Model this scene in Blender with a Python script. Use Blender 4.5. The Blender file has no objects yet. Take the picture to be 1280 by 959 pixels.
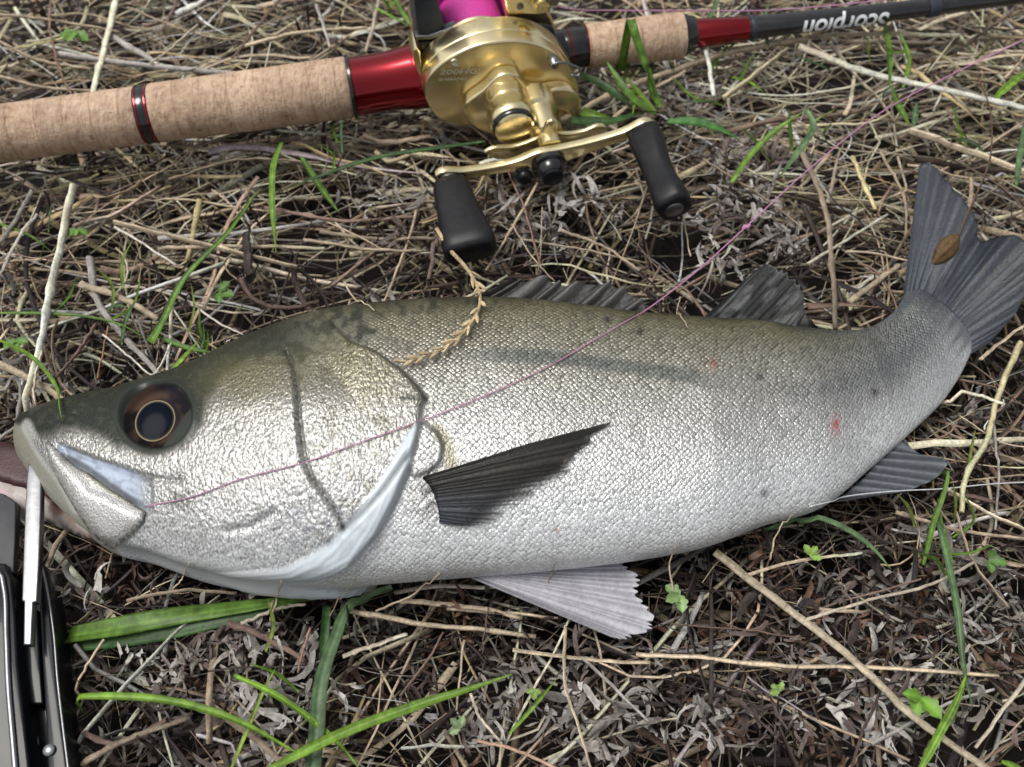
import bpy, bmesh, math, random
import numpy as np
from mathutils import Vector, Matrix
from mathutils.bvhtree import BVHTree
from mathutils.geometry import delaunay_2d_cdt

random.seed(7); rng = np.random.default_rng(11)
scene = bpy.context.scene
COL = scene.collection

# ------------------------------------------------------------------ camera
PITCH = math.radians(60); HFOV = math.radians(55); DIST = 0.38; Z0 = 0.012
CAM = np.array([0.0, -DIST*math.cos(PITCH), Z0 + DIST*math.sin(PITCH)])
FW = np.array([0.0, math.cos(PITCH), -math.sin(PITCH)])
RT = np.array([1.0, 0, 0]); UPV = np.array([0.0, math.sin(PITCH), math.cos(PITCH)])
FPX = 640/math.tan(HFOV/2)
cd = bpy.data.cameras.new('camera'); cam = bpy.data.objects.new('camera', cd); COL.objects.link(cam)
cam.location = CAM; cam.rotation_euler = (math.pi/2 - PITCH, 0, 0)
cd.sensor_fit = 'HORIZONTAL'; cd.sensor_width = 36; cd.lens = 18/math.tan(HFOV/2)
cd.clip_start = 0.01; cd.clip_end = 100
cd.dof.use_dof = True; cd.dof.focus_distance = 0.355; cd.dof.aperture_fstop = 12
scene.camera = cam

# ------------------------------------------------------------------ light
SUN_EL, SUN_AZ = math.radians(70), math.radians(-75)       # high and soft behind thin cloud
w = bpy.data.worlds.new('World'); scene.world = w; w.use_nodes = True
nt = w.node_tree; bg = nt.nodes['Background']
sky = nt.nodes.new('ShaderNodeTexSky'); sky.sky_type = 'NISHITA'; sky.sun_disc = False
sky.sun_elevation = SUN_EL; sky.sun_rotation = SUN_AZ; sky.dust_density = 4; sky.air_density = 1.0
hs = nt.nodes.new('ShaderNodeHueSaturation'); hs.inputs['Saturation'].default_value = 0.22
nt.links.new(sky.outputs[0], hs.inputs['Color']); nt.links.new(hs.outputs[0], bg.inputs[0])
bg.inputs[1].default_value = 0.09
sl = bpy.data.lights.new('sun', 'SUN'); sl.energy = 1.5; sl.angle = math.radians(24); sl.color = (1, .965, .91)
so = bpy.data.objects.new('sun', sl); COL.objects.link(so)
sdir = Vector((math.sin(SUN_AZ)*math.cos(SUN_EL), math.cos(SUN_AZ)*math.cos(SUN_EL), math.sin(SUN_EL)))
so.rotation_euler = sdir.to_track_quat('Z', 'Y').to_euler(); so.location = sdir*2
vs = scene.view_settings; vs.view_transform = 'Standard'; vs.look = 'None'; vs.gamma = 1; vs.exposure = 0.6
vs.use_curve_mapping = False

# ------------------------------------------------------------------ measuring helpers
def ray(px, py):
    px = np.asarray(px, float); py = np.asarray(py, float)
    return FW + ((px-640)/FPX)[..., None]*RT + ((479.5-py)/FPX)[..., None]*UPV
def at(px, py, z=0.0):
    """the point at height z that lies on the sight line of a photograph pixel"""
    d = ray(px, py); t = (z - CAM[2])/d[..., 2]
    return CAM + t[..., None]*d
def proj(P):
    r = np.asarray(P) - CAM; dz = r@FW
    return np.stack([640 + FPX*(r@RT)/dz, 479.5 - FPX*(r@UPV)/dz], -1)
def mpp(P):
    return float((np.asarray(P)-CAM)@FW)/FPX
def on_plane(px, py, p0, n):
    d = ray(px, py); t = ((p0-CAM)@n)/(d@n)
    return CAM + t[..., None]*d
def spline(pts, n, closed=False):
    """Catmull-Rom through points, chord-length parameter, n samples"""
    P = np.asarray(pts, float)
    if closed: P = np.vstack([P, P[:1]])
    seg = np.maximum(np.linalg.norm(np.diff(P, axis=0), axis=1), 1e-9)
    s = np.concatenate([[0], np.cumsum(seg)]); q = np.linspace(0, s[-1], n)
    m = np.gradient(P, s, axis=0)
    if closed:
        t0 = (P[1]-P[-2])/(seg[0]+seg[-1]); m[0] = m[-1] = t0
    i = np.clip(np.searchsorted(s, q, 'right')-1, 0, len(seg)-1)
    h = seg[i][:, None]; t = ((q - s[i])/seg[i])[:, None]
    out = (2*t**3-3*t**2+1)*P[i] + (t**3-2*t**2+t)*h*m[i] + (-2*t**3+3*t**2)*P[i+1] + (t**3-t**2)*h*m[i+1]
    return out[:-1] if closed else out
def sstep(x, a=0., b=1.):
    t = np.clip((np.asarray(x, float)-a)/(b-a), 0, 1); return t*t*(3-2*t)
def dist_line(P, poly):
    P = np.asarray(P, float); best = np.full(len(P), 1e9)
    for a, b in zip(poly[:-1], poly[1:]):
        a = np.array(a, float); b = np.array(b, float); ab = b-a
        t = np.clip(((P-a)@ab)/max(ab@ab, 1e-12), 0, 1)
        best = np.minimum(best, np.linalg.norm(P-a-t[:, None]*ab, axis=1))
    return best
def sd_poly(P, poly):
    P = np.asarray(P, float); ins = np.zeros(len(P), bool); n = len(poly)
    for i in range(n):
        (x1, y1), (x2, y2) = poly[i], poly[(i+1) % n]
        if y1 == y2: continue
        c = ((y1 > P[:, 1]) != (y2 > P[:, 1])) & (P[:, 0] < (x2-x1)*(P[:, 1]-y1)/(y2-y1)+x1)
        ins ^= c
    d = dist_line(P, list(poly)+[poly[0]])
    return np.where(ins, d, -d)
_tab = rng.random((256, 256))
def vnoise(x, y):
    x = np.asarray(x, float); y = np.asarray(y, float)
    xi = np.floor(x).astype(int); yi = np.floor(y).astype(int); fx = x-xi; fy = y-yi
    fx = fx*fx*(3-2*fx); fy = fy*fy*(3-2*fy)
    T = lambda a, b: _tab[a & 255, b & 255]
    return (T(xi, yi)*(1-fx)+T(xi+1, yi)*fx)*(1-fy)+(T(xi, yi+1)*(1-fx)+T(xi+1, yi+1)*fx)*fy
def fbm(x, y, o=4):
    s = 0; a = .5
    for k in range(o): s = s + a*vnoise(x*2**k+17*k, y*2**k+31*k); a *= .5
    return s

# ------------------------------------------------------------------ object helpers
def mesh_obj(name, V, F, mat, parent=None, col=None, attrs=None, smooth=True, uv=None):
    me = bpy.data.meshes.new(name)
    V = np.asarray(V, float)
    if isinstance(F, np.ndarray):
        k = F.shape[1]; nF = len(F)
        me.vertices.add(len(V)); me.vertices.foreach_set('co', V.ravel())
        me.loops.add(nF*k); me.loops.foreach_set('vertex_index', F.ravel().astype(np.int32))
        me.polygons.add(nF); me.polygons.foreach_set('loop_start', np.arange(0, nF*k, k, dtype=np.int32))
        me.update(calc_edges=True); me.validate()
    else:
        me.from_pydata([tuple(v) for v in V], [], [tuple(int(i) for i in f) for f in F]); me.update()
    if smooth: me.polygons.foreach_set('use_smooth', np.ones(len(me.polygons), bool))
    if col is not None:
        c = np.ones((len(V), 4)); c[:, :np.shape(col)[1]] = col
        a = me.attributes.new('col', 'FLOAT_COLOR', 'POINT'); a.data.foreach_set('color', c.ravel())
    for k_, v in (attrs or {}).items():
        c = np.ones((len(V), 4)); c[:, :3] = v
        a = me.attributes.new(k_, 'FLOAT_COLOR', 'POINT'); a.data.foreach_set('color', c.ravel())
    if uv is not None:
        l = me.uv_layers.new(name='UVMap'); li = np.empty(len(me.loops), np.int32)
        me.loops.foreach_get('vertex_index', li); l.data.foreach_set('uv', uv[li].ravel())
    me.materials.append(mat)
    o = bpy.data.objects.new(name, me); COL.objects.link(o)
    if parent is not None: o.parent = parent
    return o
def bm_obj(name, bm, mat, parent=None, smooth=True, angle=35):
    me = bpy.data.meshes.new(name); bmesh.ops.recalc_face_normals(bm, faces=bm.faces); bm.to_mesh(me); bm.free()
    if smooth:
        me.polygons.foreach_set('use_smooth', np.ones(len(me.polygons), bool)); me.set_sharp_from_angle(angle=math.radians(angle))
    me.materials.append(mat); o = bpy.data.objects.new(name, me); COL.objects.link(o)
    if parent is not None: o.parent = parent
    return o
def tag(o, label, cat=None, group=None, kind=None):
    if label: o['label'] = label
    if cat: o['category'] = cat
    if group: o['group'] = group
    if kind: o['kind'] = kind
    return o
def thing(name, label, cat, group=None):
    """root of a thing with parts (kept at the world origin so that parts keep world coordinates)"""
    o = bpy.data.objects.new(name, None); COL.objects.link(o); o.empty_display_size = .02
    return tag(o, label, cat, group)

# ------------------------------------------------------------------ materials
def new_mat(name):
    m = bpy.data.materials.new(name); m.use_nodes = True
    return m, m.node_tree, m.node_tree.nodes['Principled BSDF']
def N(nt, typ, **kw):
    n = nt.nodes.new(typ)
    for k, v in kw.items(): setattr(n, k, v)
    return n
def mathn(nt, op, a, b=None, c=None, clamp=False):
    n = nt.nodes.new('ShaderNodeMath'); n.operation = op; n.use_clamp = clamp
    for i, v in enumerate((a, b, c)):
        if v is None: continue
        if isinstance(v, (int, float)): n.inputs[i].default_value = v
        else: nt.links.new(v, n.inputs[i])
    return n.outputs[0]
def mixc(nt, mode, f, a, b):
    n = nt.nodes.new('ShaderNodeMix'); n.data_type = 'RGBA'; n.blend_type = mode
    for sock, v in ((n.inputs['Factor'], f), (n.inputs[6], a), (n.inputs[7], b)):
        if isinstance(v, (int, float)): sock.default_value = v
        elif isinstance(v, tuple): sock.default_value = (*v, 1)
        else: nt.links.new(v, sock)
    return n.outputs[2]
def noise_tex(nt, scale, detail=4, coord='Object', stretch=None, rough=.55):
    tc = N(nt, 'ShaderNodeTexCoord'); src = tc.outputs[coord]
    if stretch:
        mp = N(nt, 'ShaderNodeMapping'); mp.inputs['Scale'].default_value = stretch
        nt.links.new(src, mp.inputs[0]); src = mp.outputs[0]
    n = N(nt, 'ShaderNodeTexNoise'); n.inputs['Scale'].default_value = scale; n.inputs['Detail'].default_value = detail
    n.inputs['Roughness'].default_value = rough
    nt.links.new(src, n.inputs['Vector']); return n.outputs['Fac']
def ramp(nt, fac, stops):
    r = N(nt, 'ShaderNodeValToRGB'); el = r.color_ramp.elements
    while len(el) < len(stops): el.new(.5)
    for e, (p, c) in zip(el, stops): e.position = p; e.color = (*c, 1)
    nt.links.new(fac, r.inputs[0]); return r.outputs[0]
def bump(nt, bsdf, h, dist, strength=1.0):
    b = N(nt, 'ShaderNodeBump'); b.inputs['Distance'].default_value = dist; b.inputs['Strength'].default_value = strength
    nt.links.new(h, b.inputs['Height']); nt.links.new(b.outputs[0], bsdf.inputs['Normal']); return b
def attr(nt, name):
    a = N(nt, 'ShaderNodeAttribute'); a.attribute_name = name; return a
def simple(name, col, rough=.5, metal=0., nscale=None, namp=.25, bumpd=0., coat=0., stretch=None):
    m, nt, b = new_mat(name)
    b.inputs['Roughness'].default_value = rough; b.inputs['Metallic'].default_value = metal
    b.inputs['Coat Weight'].default_value = coat; b.inputs['Coat Roughness'].default_value = .06
    if nscale:
        f = noise_tex(nt, nscale, 5, stretch=stretch)
        lo = tuple(c*(1-namp) for c in col); hi = tuple(min(1, c*(1+namp)) for c in col)
        nt.links.new(ramp(nt, f, [(.3, lo), (.7, hi)]), b.inputs['Base Color'])
        if bumpd: bump(nt, b, f, bumpd)
        g = noise_tex(nt, nscale*.37, 3)
        nt.links.new(mathn(nt, 'ADD', mathn(nt, 'MULTIPLY', g, rough*.5), rough*.75), b.inputs['Roughness'])
    else: b.inputs['Base Color'].default_value = (*col, 1)
    return m
def plant_mat(name, rough=.75, nscale=900, bumpd=.0004, trans=0.):
    """vertex colour 'col' with fibre streaks"""
    m, nt, b = new_mat(name); a = attr(nt, 'col')
    f = noise_tex(nt, nscale, 4); g = noise_tex(nt, nscale*.18, 3)
    k = mathn(nt, 'ADD', mathn(nt, 'MULTIPLY', f, 1.5), mathn(nt, 'MULTIPLY', g, 1.5))
    k = mathn(nt, 'MAXIMUM', mathn(nt, 'SUBTRACT', k, .5), .25)
    cc = N(nt, 'ShaderNodeCombineColor')
    for i in range(3): nt.links.new(k, cc.inputs[i])
    c = mixc(nt, 'MULTIPLY', 1., a.outputs['Color'], cc.outputs[0])
    nt.links.new(c, b.inputs['Base Color']); b.inputs['Roughness'].default_value = rough
    b.inputs['Specular IOR Level'].default_value = .3
    bump(nt, b, f, bumpd)
    if trans:
        t = N(nt, 'ShaderNodeBsdfTranslucent'); nt.links.new(c, t.inputs[0])
        mx = N(nt, 'ShaderNodeMixShader'); mx.inputs[0].default_value = trans
        nt.links.new(b.outputs[0], mx.inputs[1]); nt.links.new(t.outputs[0], mx.inputs[2])
        nt.links.new(mx.outputs[0], nt.nodes['Material Output'].inputs[0])
    return m
M_STRAW = plant_mat('dry_straw', .7)
M_LEAF = plant_mat('withered_leaf', .6, 500, .0006, .12)
M_GREEN = plant_mat('green_blade', .42, 420, .0002, .28)

def soil_mat():
    m, nt, b = new_mat('dark_soil')
    f = noise_tex(nt, 160, 8, rough=.7); g = noise_tex(nt, 14, 4)
    c = ramp(nt, f, [(.3, (.008, .006, .005)), (.55, (.020, .014, .011)), (.75, (.045, .033, .026))])
    nt.links.new(mixc(nt, 'MULTIPLY', .6, c, ramp(nt, g, [(.3, (.5, .45, .4)), (.7, (1.4, 1.35, 1.3))])), b.inputs['Base Color'])
    b.inputs['Roughness'].default_value = .95; bump(nt, b, f, .004); return m

def fish_mat():
    m, nt, b = new_mat('fish_skin')
    a = attr(nt, 'col'); k = attr(nt, 'msk'); sp = N(nt, 'ShaderNodeSeparateColor'); nt.links.new(k.outputs['Color'], sp.inputs[0])
    S, Cr, Me = sp.outputs[0], sp.outputs[1], sp.outputs[2]
    uv = N(nt, 'ShaderNodeUVMap'); uv.uv_map = 'UVMap'
    mp = N(nt, 'ShaderNodeMapping'); nt.links.new(uv.outputs[0], mp.inputs[0])
    mp.inputs['Rotation'].default_value = (0, 0, math.radians(45)); mp.inputs['Scale'].default_value = (1/.00145,)*3
    v = N(nt, 'ShaderNodeTexVoronoi', voronoi_dimensions='2D', feature='F1'); v.inputs['Scale'].default_value = 1; v.inputs['Randomness'].default_value = .42
    nt.links.new(mp.outputs[0], v.inputs['Vector'])
    # scale height: a shingle that rises tailward inside each cell
    off = N(nt, 'ShaderNodeVectorMath', operation='SUBTRACT'); nt.links.new(mp.outputs[0], off.inputs[0]); nt.links.new(v.outputs['Position'], off.inputs[1])
    so_ = N(nt, 'ShaderNodeSeparateXYZ'); nt.links.new(off.outputs[0], so_.inputs[0])
    shing = mathn(nt, 'ADD', so_.outputs[0], so_.outputs[1])
    edge = mathn(nt, 'SUBTRACT', 1.0, mathn(nt, 'POWER', mathn(nt, 'MULTIPLY', v.outputs['Distance'], 1.45), 3.0), clamp=True)
    sh = mathn(nt, 'ADD', mathn(nt, 'MULTIPLY', shing, .35), edge)
    vs_ = N(nt, 'ShaderNodeSeparateColor'); nt.links.new(v.outputs['Color'], vs_.inputs[0])
    sh = mathn(nt, 'ADD', sh, mathn(nt, 'MULTIPLY', vs_.outputs[0], .55))
    # foil-like crinkles of the head
    mp2 = N(nt, 'ShaderNodeMapping'); mp2.inputs['Scale'].default_value = (1/.0009, 1/.0013, 1)
    nt.links.new(uv.outputs[0], mp2.inputs[0])
    nz = N(nt, 'ShaderNodeTexNoise'); nz.inputs['Scale'].default_value = .8; nz.inputs['Detail'].default_value = 3; nt.links.new(mp2.outputs[0], nz.inputs['Vector'])
    ad = N(nt, 'ShaderNodeVectorMath', operation='MULTIPLY_ADD'); nt.links.new(nz.outputs['Color'], ad.inputs[0]); ad.inputs[1].default_value = (1.6, 1.6, 0); nt.links.new(mp2.outputs[0], ad.inputs[2])
    v2 = N(nt, 'ShaderNodeTexVoronoi', voronoi_dimensions='2D', feature='SMOOTH_F1'); v2.inputs['Scale'].default_value = 1.15; v2.inputs['Smoothness'].default_value = .35
    nt.links.new(ad.outputs[0], v2.inputs['Vector'])
    n3 = N(nt, 'ShaderNodeTexNoise'); n3.inputs['Scale'].default_value = 2.2; n3.inputs['Detail'].default_value = 4; nt.links.new(mp2.outputs[0], n3.inputs['Vector'])
    cr = mathn(nt, 'ADD', mathn(nt, 'SUBTRACT', 1.0, v2.outputs['Distance']), mathn(nt, 'MULTIPLY', n3.outputs['Fac'], 1.0))
    fine = N(nt, 'ShaderNodeTexNoise'); fine.inputs['Scale'].default_value = 1500; fine.inputs['Detail'].default_value = 3; nt.links.new(uv.outputs[0], fine.inputs['Vector'])
    h = mathn(nt, 'ADD', mathn(nt, 'MULTIPLY', sh, S), mathn(nt, 'MULTIPLY', cr, mathn(nt, 'MULTIPLY', Cr, .9)))
    h = mathn(nt, 'ADD', h, mathn(nt, 'MULTIPLY', fine.outputs['Fac'], .25))
    bump(nt, b, h, .00042, .8)
    # pigment: each scale its own tone, skin between scales darker
    tone = mathn(nt, 'ADD', mathn(nt, 'MULTIPLY', vs_.outputs[1], .5), .75)
    tone = mathn(nt, 'MULTIPLY', tone, mathn(nt, 'ADD', mathn(nt, 'MULTIPLY', edge, .55), .55))
    t2 = mathn(nt, 'ADD', mathn(nt, 'MULTIPLY', mathn(nt, 'SUBTRACT', n3.outputs['Fac'], .5), 3.2), 1.0)
    t2 = mathn(nt, 'MAXIMUM', mathn(nt, 'MINIMUM', t2, 1.45), .45)
    f = mathn(nt, 'ADD', 1.0, mathn(nt, 'MULTIPLY', S, mathn(nt, 'SUBTRACT', tone, 1.0)))
    f = mathn(nt, 'MULTIPLY', f, mathn(nt, 'ADD', 1.0, mathn(nt, 'MULTIPLY', Cr, mathn(nt, 'SUBTRACT', t2, 1.0))))
    cc = N(nt, 'ShaderNodeCombineColor')
    for i in range(3): nt.links.new(f, cc.inputs[i])
    nt.links.new(mixc(nt, 'MULTIPLY', 1., a.outputs['Color'], cc.outputs[0]), b.inputs['Base Color'])
    nt.links.new(Me, b.inputs['Metallic'])
    nt.links.new(mathn(nt, 'ADD', mathn(nt, 'MULTIPLY', fine.outputs['Fac'], .25), .25), b.inputs['Roughness'])
    b.inputs['Specular IOR Level'].default_value = .3
    return m
def fin_mat(name, rough=.38):
    m, nt, b = new_mat(name); a = attr(nt, 'col'); al = attr(nt, 'msk')
    f = noise_tex(nt, 700, 4); g = noise_tex(nt, 90, 3)
    k = mathn(nt, 'ADD', mathn(nt, 'MULTIPLY', mathn(nt, 'ADD', f, g), .75), .25)
    cc = N(nt, 'ShaderNodeCombineColor')
    for i in range(3): nt.links.new(k, cc.inputs[i])
    nt.links.new(mixc(nt, 'MULTIPLY', 1., a.outputs['Color'], cc.outputs[0]), b.inputs['Base Color'])
    sp = N(nt, 'ShaderNodeSeparateColor'); nt.links.new(al.outputs['Color'], sp.inputs[0])
    nt.links.new(sp.outputs[0], b.inputs['Alpha'])
    b.inputs['Roughness'].default_value = rough; b.inputs['Specular IOR Level'].default_value = .35
    bump(nt, b, f, .0003); return m
M_SOIL = soil_mat(); M_FISH = fish_mat(); M_FIN = fin_mat('fin_membrane', .45)

# ------------------------------------------------------------------ the ground
def build_ground():
    n = 150; u = np.linspace(-1, 1, n); u = np.sign(u)*(np.abs(u)*.35+np.abs(u)**5*5)
    X, Y = np.meshgrid(u, u, indexing='ij'); Y = Y + .1
    near = np.exp(-((X/1.)**2+(Y/1.)**2))
    Z = -.044 + .016*(fbm(X*40+9, Y*40+3)-.5)*near + .03*(fbm(X*3, Y*3)-.5)
    V = np.stack([X, Y, Z], -1).reshape(-1, 3); i = np.arange(n*n).reshape(n, n)
    F = np.stack([i[:-1, :-1], i[1:, :-1], i[1:, 1:], i[:-1, 1:]], -1).reshape(-1, 4)
    tag(mesh_obj('ground', V, F, M_SOIL), 'dark damp soil under the dry grass litter', 'ground', kind='structure')
build_ground()

# ------------------------------------------------------------------ the fish
ST = np.array([  # dorsal x y, ventral x y of the outline, snout to tail root
 (25,536,24,545),(36,528,36,570),(55,519,53,597),(80,511,75,625),(110,502,103,656),(145,493,137,682),(190,476,190,697),
 (240,455,240,716),(300,425,300,731),(360,400,360,736),(420,384,425,735),(490,376,495,729),(570,371,575,723),
 (650,372,655,717),(730,381,735,709),(810,391,812,699),(880,396,885,684),(940,400,955,658),(1000,409,1030,634),
 (1050,414,1090,585),(1085,410,1140,540),(1112,394,1180,500),(1130,370,1212,445),(1140,345,1224,405)], float)
NC, NT, NB = 620, 190, 46
OPERCLE = [(400,250),(402,395),(440,431),(470,443),(500,464),(522,486),(532,500),(526,512),(524,540),(512,585),(495,625),
           (470,668),(435,705),(395,726),(340,735),(260,760),(0,760),(0,250)]
BAND = [(525,528),(520,565),(506,606),(482,655),(446,701),(400,727),(340,737),(285,729),(240,716),(300,708),(360,702),(412,676),(450,636),(482,592),(509,546)]
PREOP = [(358,438),(368,462),(374,492),(377,530),(381,566),(390,596),(412,626),(426,645),(431,662)]
CREASE1 = [(431,660),(455,640),(482,612),(512,572)]
CREASE2 = [(288,662),(318,657),(346,640)]
CHEEKLINE = [(84,560),(110,571),(140,581),(172,592),(205,601),(232,603)]
HEADDARK = [(-40,548),(60,549),(78,546),(104,541),(128,548),(152,560),(196,571),(236,562),(258,535),(264,500),(284,470),
            (318,455),(352,452),(368,470),(376,520),(380,470),(392,446),(430,430),(470,428),(520,440),(500,420),(452,404),(520,389),(640,378),(640,200),(-40,200)]
STRIPE = [(535,452),(600,443),(680,446),(760,455),(850,468),(925,484)]
LATERAL = [(925,484),(1000,490),(1060,482),(1110,460),(1160,415),(1188,380)]
EYE = np.array([201., 523.]); EYE_R = (44., 41.)

def fish_rings():
    S = spline(ST, NC); f = np.linspace(0, 1, NC)
    ratio = np.interp(f, [0, .04, .12, .25, .45, .7, .88, 1], [1., .80, .60, .52, .49, .44, .34, .03])
    U, L = S[:, :2], S[:, 2:]
    e = U-L; e /= np.linalg.norm(e, axis=1)[:, None]
    a = np.linalg.norm(U-L, axis=1)*.5*.00031
    th = np.concatenate([np.linspace(0, math.pi, NT), np.linspace(math.pi, 2*math.pi, NB+2)[1:-1]])
    cs = np.cos(th); sn = np.sign(np.sin(th))*np.abs(np.sin(th))**.85
    top = bot = None
    for it in range(14):
        b = ratio*a; zc = .005 + .78*b
        if top is None:
            top = np.array([at(*U[i], zc[i]) for i in range(NC)]); bot = np.array([at(*L[i], zc[i]) for i in range(NC)])
        top[:, 2] = zc; bot[:, 2] = zc
        c = (top+bot)/2; v = top-bot; ln = np.linalg.norm(v, axis=1); v /= ln[:, None]; a = ln/2
        R = c[:, None]+a[:, None, None]*cs[None, :, None]*v[:, None]+(b[:, None]*sn[None])[..., None]*np.array([0, 0, 1.])
        q = proj(R); s = (q*e[:, None]).sum(-1)
        m = ((c-CAM)@FW)/FPX*1.1
        top += v*((U*e).sum(1)-s.max(1))[:, None]*m[:, None]; bot += v*((L*e).sum(1)-s.min(1))[:, None]*m[:, None]
    return R, a, b, th
def fish_paint(p, tp, x0):
    px, py = p[:, 0], p[:, 1]; n = fbm(px/38, py/38); n2 = fbm(px/9+5, py/9)
    tq = np.clip(tp + .06*(n-.5)*2, 0, 1)
    K = [0, .03, .09, .18, .34, .58, .85, 1]
    C = np.array([(.030,.031,.020),(.055,.053,.030),(.155,.145,.088),(.25,.236,.172),(.33,.315,.265),(.45,.445,.425),(.61,.62,.62),(.72,.735,.74)])
    col = np.stack([np.interp(tq, K, C[:, k]) for k in range(3)], -1)
    met = np.interp(tq, [0, .08, .2, .6, .85, 1], [.25, .5, .72, .8, .6, .35])
    sca = 1-.45*sstep(tq, .25, .6); crb = .55*sstep(tq, .2, .55)
    def mix(c, k):
        nonlocal col; col = col*(1-k[:, None]) + np.array(c)*k[:, None]
    # tail root: greyer
    g = sstep(px, 960, 1150)*sstep(1-tp, .2, .6); mix((.18,.195,.205), g*.75)
    g = sstep(px + (py-400)*.3, 1135, 1215); mix((.30,.315,.32), g*.7); sca *= 1-.5*g
    fing = fbm((px*.55-py*.83)/60+4, (px*.83+py*.55)/7, 3); g = 1-sstep(dist_line(p, [(1138,352),(1170,362),(1200,384),(1224,408)])+46*(fing-.5), 8, 44); mix((.055,.063,.076), g*.85); sca *= 1-.6*g; met *= 1-.6*g
    # lateral stripe
    d = dist_line(p, STRIPE); k = (1-sstep(d+5*(n2-.5), 5, 13))*sstep(px, 545, 640)*(1-sstep(px, 850, 935)); mix((.075,.09,.09), k*.72); met *= 1-.5*k
    d = dist_line(p, LATERAL); k = (1-sstep(d, 2, 20))*sstep(px, 905, 1000); mix((.15,.165,.175), k*.32)
    d = dist_line(p, [(560,520),(640,512),(720,508),(800,520)]); k = (1-sstep(d, 1, 9))*.25; mix((.3,.32,.33), k)
    # head
    so_ = sd_poly(p, OPERCLE); head = sstep(so_, -3, 3); sca *= 1-head; cri = head + (1-head)*crb
    hc = np.stack([np.interp(tq, [0, .3, .5, .75, 1], v) for v in ((.18,.26,.36,.42,.54), (.168,.248,.352,.42,.55), (.10,.19,.33,.41,.555))], -1)
    col = col*(1-head[:, None]) + hc*head[:, None]; met = met*(1-head)+head*np.interp(tq, [0, .6, .85, 1], [.75, .8, .55, .3])
    sd = sd_poly(p, HEADDARK); k = sstep(sd + np.where(px < 300, 7, 20)*(n2-.5) + 10*(n-.5) + np.where(px < 300, 3, 0), -9, 10)
    blot = 1-sstep(px, 330, 420)*(.55-.45*sstep(n2, .40, .62))
    mix((.022,.026,.019), k*blot); mix((.055,.058,.042), k*sstep(fbm(px/6+8, py/5), .50, .66)*.5); met = met*(1-.75*k); cri *= 1-.5*k; sca = np.maximum(sca*(1-.5*k), 0)
    kd_ = 1-k; k = kd_*head*sstep(fbm(px/11+3, py/11), .50, .66)*sstep(px, 360, 420)*.55; mix((.13,.125,.085), k)
    k = kd_*head*sstep(fbm(px/7+13, py/7), .52, .66)*.35; mix((.20,.195,.17), k)
    # golden sheen on cheek and gill cover
    for cx, cy, rx, ry, am in ((318,478,55,30,.42),(445,462,62,38,.36),(470,500,50,30,.15)):
        k = np.exp(-((px-cx)/rx)**2-((py-cy)/ry)**2)*am*head; mix((.28,.25,.11), k)
    # pale gill membrane and throat
    k = sstep(sd_poly(p, BAND), -2, 4); mix((.56,.62,.66), k*(.92+.08*np.sin(sd_poly(p, BAND)*.8+6*n))); met *= 1-.92*k; cri *= 1-.95*k; sca *= 1-k
    k = head*sstep(py + .18*(px-180)*-1, 664, 690)*(1-sstep(px, 330, 420)); mix((.52,.54,.545), k*.8); met *= 1-.7*k; cri *= 1-.7*k
    # skin folds and pigment lines
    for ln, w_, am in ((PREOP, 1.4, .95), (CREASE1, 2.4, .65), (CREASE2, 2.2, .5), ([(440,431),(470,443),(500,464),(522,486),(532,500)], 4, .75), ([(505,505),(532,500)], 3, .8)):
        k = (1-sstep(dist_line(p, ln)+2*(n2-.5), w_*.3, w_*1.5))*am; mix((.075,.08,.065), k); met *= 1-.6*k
    k = (1-sstep(dist_line(p, [(440,428),(478,440),(507,462),(529,488)]), 3, 14))*.8*head; mix((.11,.105,.05), k)
    k = np.exp(-((px-232)/16)**2-((py-622)/22)**2)*.75; mix((.09,.085,.08), k*sstep(n2, .3, .6))
    k = np.exp(-((px-395)/60)**2-((py-655)/30)**2)*.45*sstep(n2, .42, .6); mix((.14,.15,.2), k)
    # mouth corner membrane
    k = sstep(sd_poly(p, [(80,556),(108,569),(140,580),(170,590),(198,600),(202,640),(185,660),(120,620),(80,575)]), -1, 3)
    k = k*(1-sstep(px+5*(n2-.5), 166, 199)); mix((.40,.46,.56), k); mix((.24,.28,.36), k*sstep(fbm(px/14+py/9, py/5-px/9), .45, .62)*.7); kd = (1-sstep(dist_line(p, [(84,571),(113,587),(140,607),(165,623),(184,633)]), 2, 6))*k; mix((.05,.05,.05), kd*.8); met *= 1-.9*k; cri *= 1-.95*k  # dark line along the jaw plate's upper edge paints the plate's shadow
    # the upper jaw in front of the plate
    k = sstep(sd_poly(p, [(20,530),(42,536),(58,560),(92,608),(140,660),(140,700),(20,700)]), -2, 4); mix((.24,.235,.185), k*.9); met *= 1-.8*k; cri *= 1-.8*k
    k = (1-sstep(dist_line(p, [(44,536),(62,566),(88,600),(106,632)]), 3, 9)); mix((.42,.42,.40), k*.8)
    # base of the breast fin
    k = sstep(sd_poly(p, [(528,528),(545,540),(554,556),(550,578),(540,588),(520,598),(515,575)]), -2, 3); mix((.50,.50,.49), k)
    k = (1-sstep(dist_line(p, [(547,538),(560,560),(566,590)]), 4, 13))*.75; mix((.20,.19,.11), k); sca *= 1-.7*k
    k = np.exp(-((px-540)/22)**2-((py-618)/36)**2)*.9; mix((.10,.095,.085), k*sstep(n2, .3, .55)); 
    # dark socket round the eye, wounds, freckles
    r = np.hypot((px-EYE[0])/EYE_R[0], (py-EYE[1])/EYE_R[1]); k = 1-sstep(r+.12*(n2-.5), 1.08, 1.30); mix((.022,.026,.020), k*.95); met *= 1-.8*k; cri *= 1-k
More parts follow.
